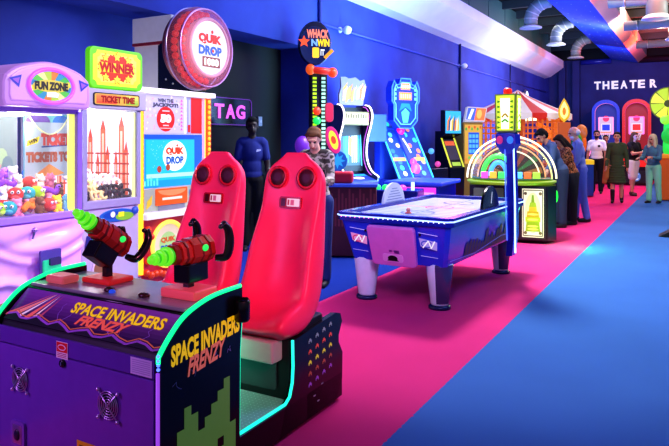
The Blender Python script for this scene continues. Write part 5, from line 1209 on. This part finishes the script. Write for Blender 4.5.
m_ = MB(); m_.prism(Fr((0, 0, 0), (1, 0, 0), (0, 0, 1)), [(0, 0), (.34, 0), (.34, .05), (.26, .15)], -.2, .2, lin('101014'), 'P', .01); o = m_.build('floor_wedge'); tag(o, 'small black wedge on the blue carpet at the right edge', 'wedge'); o.location = (-.55, 11.3, .0)
# ================================================================ people
def caps(bm_list, p0, r0, p1, r1):
    bm_list.append(('c', V(p0), r0, V(p1), r1))
def blob(shapes, name, parent, vox, col, m='P', it=4, colf=None):
    mb = MB()
    for s in shapes:
        if s[0] == 'c':
            _, p0, r0, p1, r1 = s
            mb.ell(p0, r0, WHITE, 'P', 14); mb.ell(p1, r1, WHITE, 'P', 14); mb.tube([p0, p1], 0, WHITE, 'P', 14, radii=[r0, r1])
        else:
            _, c, r, rot = s; mb.ell(c, r, WHITE, 'P', 18, rot)
    me = bpy.data.meshes.new('tmp'); me.from_pydata(mb.v, [], mb.f)
    b = bmesh.new(); b.from_mesh(me); bmesh.ops.recalc_face_normals(b, faces=b.faces[:]); b.to_mesh(me); b.free()
    ob = bpy.data.objects.new('tmp', me); C.objects.link(ob)
    md = ob.modifiers.new('r', 'REMESH'); md.mode = 'VOXEL'; md.voxel_size = vox
    ms = ob.modifiers.new('s', 'SMOOTH'); ms.factor = .5; ms.iterations = it
    me2 = bpy.data.meshes.new_from_object(ob.evaluated_get(bpy.context.evaluated_depsgraph_get()))
    bpy.data.objects.remove(ob); bpy.data.meshes.remove(me)
    me2.name = name; me2.materials.clear(); me2.materials.append(mat(m))
    me2.polygons.foreach_set('use_smooth', [True] * len(me2.polygons))
    for a in list(me2.color_attributes): me2.color_attributes.remove(a)
    at = me2.color_attributes.new('Col', 'FLOAT_COLOR', 'POINT'); buf = []
    for v in me2.vertices:
        c = colf(v.co) if colf else col
        buf += [c[0], c[1], c[2], 1]
    at.data.foreach_set('color', buf)
    o = bpy.data.objects.new(name, me2); C.objects.link(o); o.parent = parent; return o

def person(label, loc, rz, H=1.7, lean=0, head=(0, 0), arms=((5, 8, 15), (5, 8, 15)), legs=((0, 0), (0, 0)), skin='d8a080', hair='3a2418', hairstyle='short',
           top='ffffff', top_m='C', topf=None, sleeve='short', bottom='202030', bot='trousers', shoes='202024', wide=1.0, vox=.008, group=None, dress=None, beard=None, hood=None, extra=None):
    t = thing('person', label, 'person', loc, rz, group)
    s = H / 1.7; SK = lin(skin)
    L = Matrix.Rotation(R(lean), 3, 'X')          # forward = -y
    HIP = V((0, 0, .90))
    def U(p): p = V(p); return (HIP + L @ (p - HIP)) * s
    hc = V((0, -.005, 1.575)); nk = V((0, .01, 1.44))
    HM = L @ Matrix.Rotation(R(head[1]), 3, 'Z') @ Matrix.Rotation(R(head[0]), 3, 'X')
    NK = U(nk)
    def Hd(p): return NK + (HM @ (V(p) - nk)) * s
    B = []
    # torso
    B.append(('e', HIP * s + V((0, .01, .03)), (.155 * wide * s, .105 * s, .12 * s), None)); B.append(('e', U((0, 0, 1.07)), (.13 * wide * s, .092 * s, .15 * s), L)); B.append(('e', U((0, .0, 1.24)), (.155 * wide * s, .105 * s, .17 * s), L))
    B.append(('c', U((-.13 * wide, .01, 1.375)), .06 * s, U((.13 * wide, .01, 1.375)), .06 * s)); B.append(('c', U((0, .015, 1.36)), .062 * s, Hd((0, .0, 1.50)), .048 * s))
    B.append(('e', Hd((0, .012, 1.595)), (.072 * s, .09 * s, .092 * s), HM)); B.append(('e', Hd((0, -.03, 1.535)), (.054 * s, .058 * s, .068 * s), HM))
    B.append(('c', Hd((0, -.085, 1.585)), .010 * s, Hd((0, -.103, 1.553)), .014 * s))
    for k in (-1, 1): B.append(('e', Hd((k * .073, .015, 1.57)), (.010 * s, .02 * s, .03 * s), HM))
    B.append(('e', Hd((0, -.078, 1.612)), (.05 * s, .012 * s, .012 * s), HM)); B.append(('e', Hd((0, -.082, 1.522)), (.022 * s, .012 * s, .010 * s), HM))
    T = []; SL = []
    T.append(('e', U((0, 0, 1.06)), (.150 * wide * s, .112 * s, .17 * s), L)); T.append(('e', U((0, 0, 1.24)), (.166 * wide * s, .120 * s, .18 * s), L)); T.append(('c', U((-.135 * wide, .01, 1.372)), .072 * s, U((.135 * wide, .01, 1.372)), .072 * s)); T.append(('c', U((0, .015, 1.38)), .072 * s, U((0, .014, 1.425)), .060 * s)); T.append(('e', HIP * s + V((0, 0, .06)), (.165 * wide * s, .118 * s, .10 * s), None))
    for k, (fw, out, eb) in zip((-1, 1), arms):
        S = U((k * .170 * wide, .01, 1.362))
        def dirv(f, o): return V((k * math.sin(R(o)), -math.sin(R(f)) * math.cos(R(o)), -math.cos(R(f)) * math.cos(R(o))))
        d1 = dirv(fw + 0, out); d2 = dirv(fw + eb, out * .3 - (eb * .18 if eb > 50 else 0))
        E = S + d1 * .285 * s; Wr = E + d2 * .245 * s
        B.append(('c', S, .052 * s, E, .040 * s)); B.append(('c', E, .040 * s, Wr, .027 * s)); B.append(('e', E + d2 * .07 * s, (.043 * s,) * 3, None))
        # hand: palm, four fingers, thumb
        sd = V((k, 0, 0)); fwd = d2; side = (V((0, -1, 0)) - fwd * V((0, -1, 0)).dot(fwd))
        side = side.normalized() if side.length > .1 else V((0, 0, 1))
        nrm = fwd.cross(side).normalized() * (-k)      # towards the body, the palm side
        PC = Wr + fwd * .05 * s
        B.append(('c', Wr + fwd * .03 * s, .024 * s, Wr + fwd * .075 * s + side * .016 * s, .019 * s)); B.append(('c', Wr + fwd * .03 * s, .024 * s, Wr + fwd * .075 * s - side * .016 * s, .019 * s))
        for q, (off, ln) in enumerate(((.031, .068), (.011, .078), (-.010, .073), (-.030, .058))):
            b0 = Wr + fwd * .085 * s + side * off * s; b1 = b0 + (fwd * .9 + nrm * .25) * ln * .5 * s; b2 = b1 + (fwd * .6 + nrm * .7) * ln * .5 * s
            B.append(('c', b0, .0092 * s, b1, .0086 * s)); B.append(('c', b1, .0086 * s, b2, .0076 * s))
        b0 = Wr + fwd * .035 * s + side * .024 * s; b1 = b0 + (side * .75 + fwd * .55 + nrm * .2) * .045 * s; b2 = b1 + (fwd * .9 + side * .15 + nrm * .3) * .03 * s
        B.append(('c', b0, .012 * s, b1, .0095 * s)); B.append(('c', b1, .0095 * s, b2, .0082 * s))
        if sleeve == 'long': SL += [('c', S, .060 * s, E, .051 * s), ('c', E, .052 * s, E + d2 * .225 * s, .040 * s)]
        elif sleeve == 'half': SL += [('c', S, .060 * s, E, .053 * s), ('c', E, .052 * s, E + d2 * .08 * s, .05 * s)]
        else: SL += [('c', S, .060 * s, S + d1 * .19 * s, .056 * s)]
    P = []; SH = []
    for k, (sw, kb) in zip((-1, 1), legs):
        Hj = V((k * .088 * wide, 0, .88)) * s
        d1 = V((k * .02, -math.sin(R(sw)), -math.cos(R(sw)))); d2 = V((k * .01, -math.sin(R(sw - kb)), -math.cos(R(sw - kb))))
        Kn = Hj + d1 * .41 * s; An = Kn + d2 * .40 * s
        An.z = max(An.z, .07 * s)
        B.append(('c', Hj, .088 * s, Kn, .055 * s)); B.append(('c', Kn, .053 * s, An, .036 * s)); B.append(('e', Kn + d2 * .11 * s + V((0, .015, 0)), (.053 * s, .055 * s, .09 * s), None))
        B.append(('c', An + V((0, .02, -.03)) * s, .035 * s, An + V((k * .01, -.12, -.045)) * s, .026 * s))
        if bot == 'trousers': P += [('c', Hj, .105 * s, Kn, .076 * s), ('c', Kn, .074 * s, An + V((0, 0, .02)), .062 * s)]
        elif bot == 'shorts': P += [('c', Hj, .108 * s, Kn + V((0, 0, .03)), .088 * s)]
        hgt = An.z
        SH.append([('c', An + V((0, .03, -.032)) * s, .042 * s, An + V((k * .01, -.13, -.045)) * s, .032 * s), ('c', An + V((0, .0, -.02)) * s, .042 * s, An + V((0, 0, .01 if bot != 'boots' else .22)) * s, .044 * s if bot != 'boots' else .055 * s)])
    eyes = [Hd((k * .03, -.072, 1.588)) for k in (-1, 1)]; mouth = Hd((0, -.088, 1.522))
    DK = lin('241814'); LP_ = tuple(a * b for a, b in zip(SK, (.85, .42, .42)))
    brows = [Hd((k * .03, -.08, 1.612)) for k in (-1, 1)]
    def cf(co):
        for e in eyes:
            if (co - e).length < .017 * s: return DK
        if (co - mouth).length < .022 * s: return LP_
        return SK
    body = blob(B, 'body', t, vox, SK, 'P', 3, cf)
    if dress:
        pass
    else:
        if bot in ('trousers', 'shorts'):
            P.append(('e', HIP * s + V((0, .01, .02)), (.172 * wide * s, .124 * s, .115 * s), None))
            blob(P, 'trousers' if bot == 'trousers' else 'shorts', t, .012, lin(bottom), 'C')
    o = blob(T + SL, 'shirt' if not dress else 'dress', t, .011, lin(top), top_m, 4, topf) if not dress else None
    if dress:
        D = T + SL
        for i in range(9):
            f = i / 8; D.append(('e', V((0, .0, .98 - f * (.98 - dress))) * s, ((.17 + .055 * f) * wide * s, (.125 + .045 * f) * s, .06 * s), None))
        blob(D, 'dress', t, .011, lin(top), top_m, 4, topf)
        if bot == 'boots':
            pass
    for q in SH: blob(q, 'shoe' if bot != 'boots' else 'boot', t, .010, lin(shoes), 'P')
    HR = []
    if hairstyle != 'bald' and not hood:
        HR += [('e', Hd((0, .03, 1.62)), (.080 * s, .088 * s, .085 * s), HM), ('e', Hd((0, .045, 1.58)), (.078 * s, .075 * s, .085 * s), HM), ('e', Hd((0, -.022, 1.664)), (.066 * s, .056 * s, .030 * s), HM)]
        for k in (-1, 1): HR.append(('c', Hd((k * .066, -.015, 1.64)), .018 * s, Hd((k * .07, .01, 1.585)), .014 * s))
        if hairstyle == 'long':
            for k in (-1, 1): HR += [('c', Hd((k * .068, .02, 1.60)), .028 * s, Hd((k * .075, .02, 1.40)), .03 * s)]
            HR += [('c', Hd((0, .07, 1.55)), .06 * s, Hd((0, .09, 1.36)), .055 * s)]
        if hairstyle == 'bun': HR += [('e', Hd((0, .125, 1.60)), (.042 * s,) * 3, None)]
        blob(HR, 'hair', t, .010, lin(hair), 'C')
    elif hairstyle == 'bald':
        blob([('e', Hd((0, .05, 1.575)), (.079 * s, .068 * s, .06 * s), HM)], 'hair', t, .009, lin(hair), 'C')
    if beard:
        blob([('e', Hd((0, -.045, 1.515)), (.056 * s, .052 * s, .048 * s), HM), ('e', Hd((0, -.05, 1.49)), (.04 * s, .04 * s, .035 * s), HM)], 'beard', t, .009, lin(beard), 'C')
    if hood:
        blob([('e', Hd((0, .035, 1.61)), (.095 * s, .10 * s, .10 * s), HM), ('c', Hd((0, .06, 1.55)), .085 * s, U((0, .04, 1.40)), .09 * s), ('c', Hd((-.075, .0, 1.6)), .03 * s, U((-.08, -.05, 1.40)), .04 * s), ('c', Hd((.075, .0, 1.6)), .03 * s, U((.08, -.05, 1.40)), .04 * s)], 'hood', t, .011, lin(hood), 'C')
    if extra: extra(t, U, s)
    return t

def patchy(cols, sc):
    from mathutils import noise
    cl = [lin(c) for c in cols]
    def f(co):
        v = noise.noise(co * sc) + .5 * noise.noise(co * sc * 2.3 + V((3, 1, 7)))
        return cl[min(len(cl) - 1, max(0, int((v + .75) / 1.5 * len(cl))))]
    return f
person('woman in a camouflage jacket looking down behind the right red seat', (-3.43, 5.67, 0), 14, 1.66, 8, (26, 4), ((28, 14, 45), (30, 10, 60)), skin='e8b49c', hair='6a4628', hairstyle='bun', top='605850', topf=patchy(['3a3430', '9a9088', '5a5248', 'b8aea4', '4a443e'], 9), sleeve='long', bottom='243870', wide=.84, vox=.007)
person('person in a bright blue t-shirt standing in the dark doorway under the TAG sign', (-5.32, 7.06, 0), 40, 1.82, 2, (4, 0), ((4, 10, 12), (4, 10, 12)), wide=.86, skin='30221c', hair='0a0808', top='142470', bottom='0a0a10', extra=lambda t, U, s: MB().poly(Fr(U((.07, -.128, 1.27)), (1, 0, 0), (0, 0, 1)), [(-.03, -.015), (.035, .0), (.03, .02), (-.02, .02)], lin('c8d8ff'), 'P', .012).build('shirt_mark', t))  # skin and shirt colours darkened to paint in the doorway's shadow
person('dark-haired man in a slate blue shirt bending over the dome game', (-2.08, 11.52, 0), -58, 1.78, 24, (18, 0), ((20, 8, 20), (10, 8, 20)), skin='d89878', hair='14100e', top='4a5e84', sleeve='half', bottom='28344e', shoes='15151a')
person('person in a leopard print top leaning forward beside the bearded man', (-1.97, 12.01, 0), -64, 1.64, 16, (20, 0), ((25, 8, 40), (25, 8, 40)), skin='d09878', hair='2a1a14', hairstyle='long', top='b06038', topf=patchy(['2a1410', 'c87848', '1a0e0c', 'd88a58', '8a4a2c'], 26), sleeve='half', bottom='1a1a24')
person('white-bearded man in a pale blue shirt and blue jeans beside the dome game', (-1.91, 12.50, 0), -72, 1.77, 6, (14, 0), ((4, 7, 22), (8, 7, 30)), ((6, 4), (-4, 6)), skin='e0a490', hair='d8d8e4', hairstyle='bald', beard='e8e8f0', top='7888d0', sleeve='half', bottom='5a6cc8', shoes='1a1a22', wide=1.12)
person('man in a white t-shirt and black trousers standing left of the green dress', (-2.50, 19.3, 0), 2, 1.78, 0, (0, 0), ((4, 10, 10), (4, 10, 10)), skin='c08468', hair='15100e', top='f0ece8', bottom='14141c', vox=.009, beard='2a1c18', extra=lambda t, U, s: MB().rect(Fr(U((.07, -.13, 1.27)), (1, 0, 0), (0, 0, 1)), -.03, -.03, .03, .03, lin('15151c'), 'P', .006).build('chest_mark', t))
person('person in black clothes standing behind the woman in the green dress', (-2.50, 21.3, 0), 10, 1.66, 0, (0, 0), skin='b07a60', hair='100c0c', top='14141c', bottom='101016', vox=.009, sleeve='long')
def coat(t, U, s):
    blob([('c', U((-.22, -.06, 1.02)), .06, V((-.24, -.05, .62)), .075), ('c', V((-.24, -.05, .8)), .06, V((-.27, -.04, .5)), .06)], 'folded_coat', t, .012, lin('a8703c'), 'C')
person('woman in a knee-length dark green dress and black boots walking with a brown coat', (-1.70, 16.6, 0), 4, 1.70, 0, (0, 0), ((8, 10, 25), (2, 10, 12)), ((6, 4), (-6, 4)), skin='d09878', hair='181010', hairstyle='bun', top='3c4a2a', sleeve='long', bot='boots', shoes='0c0c10', dress=.50, wide=.95, extra=coat)
person('person in a black top and white shorts facing the hooded woman', (-1.54, 19.0, 0), 55, 1.72, 3, (6, 0), ((30, 8, 70), (10, 8, 30)), ((4, 2), (-8, 4)), skin='d8a488', hair='5a3a20', hairstyle='long', top='14141c', bottom='f0eef0', bot='shorts', shoes='4a3830', vox=.009)
person('woman with a cream head scarf, denim shirt and trousers lit pale green', (-.94, 16.95, 0), -25, 1.64, 2, (10, -10), ((22, 8, 70), (22, 8, 75)), ((3, 2), (-5, 2)), skin='b8806a', top='4a7484', sleeve='long', bottom='90d8a8', shoes='282020', hood='c8b890', vox=.008)  # green light on the legs is put into the trouser colour
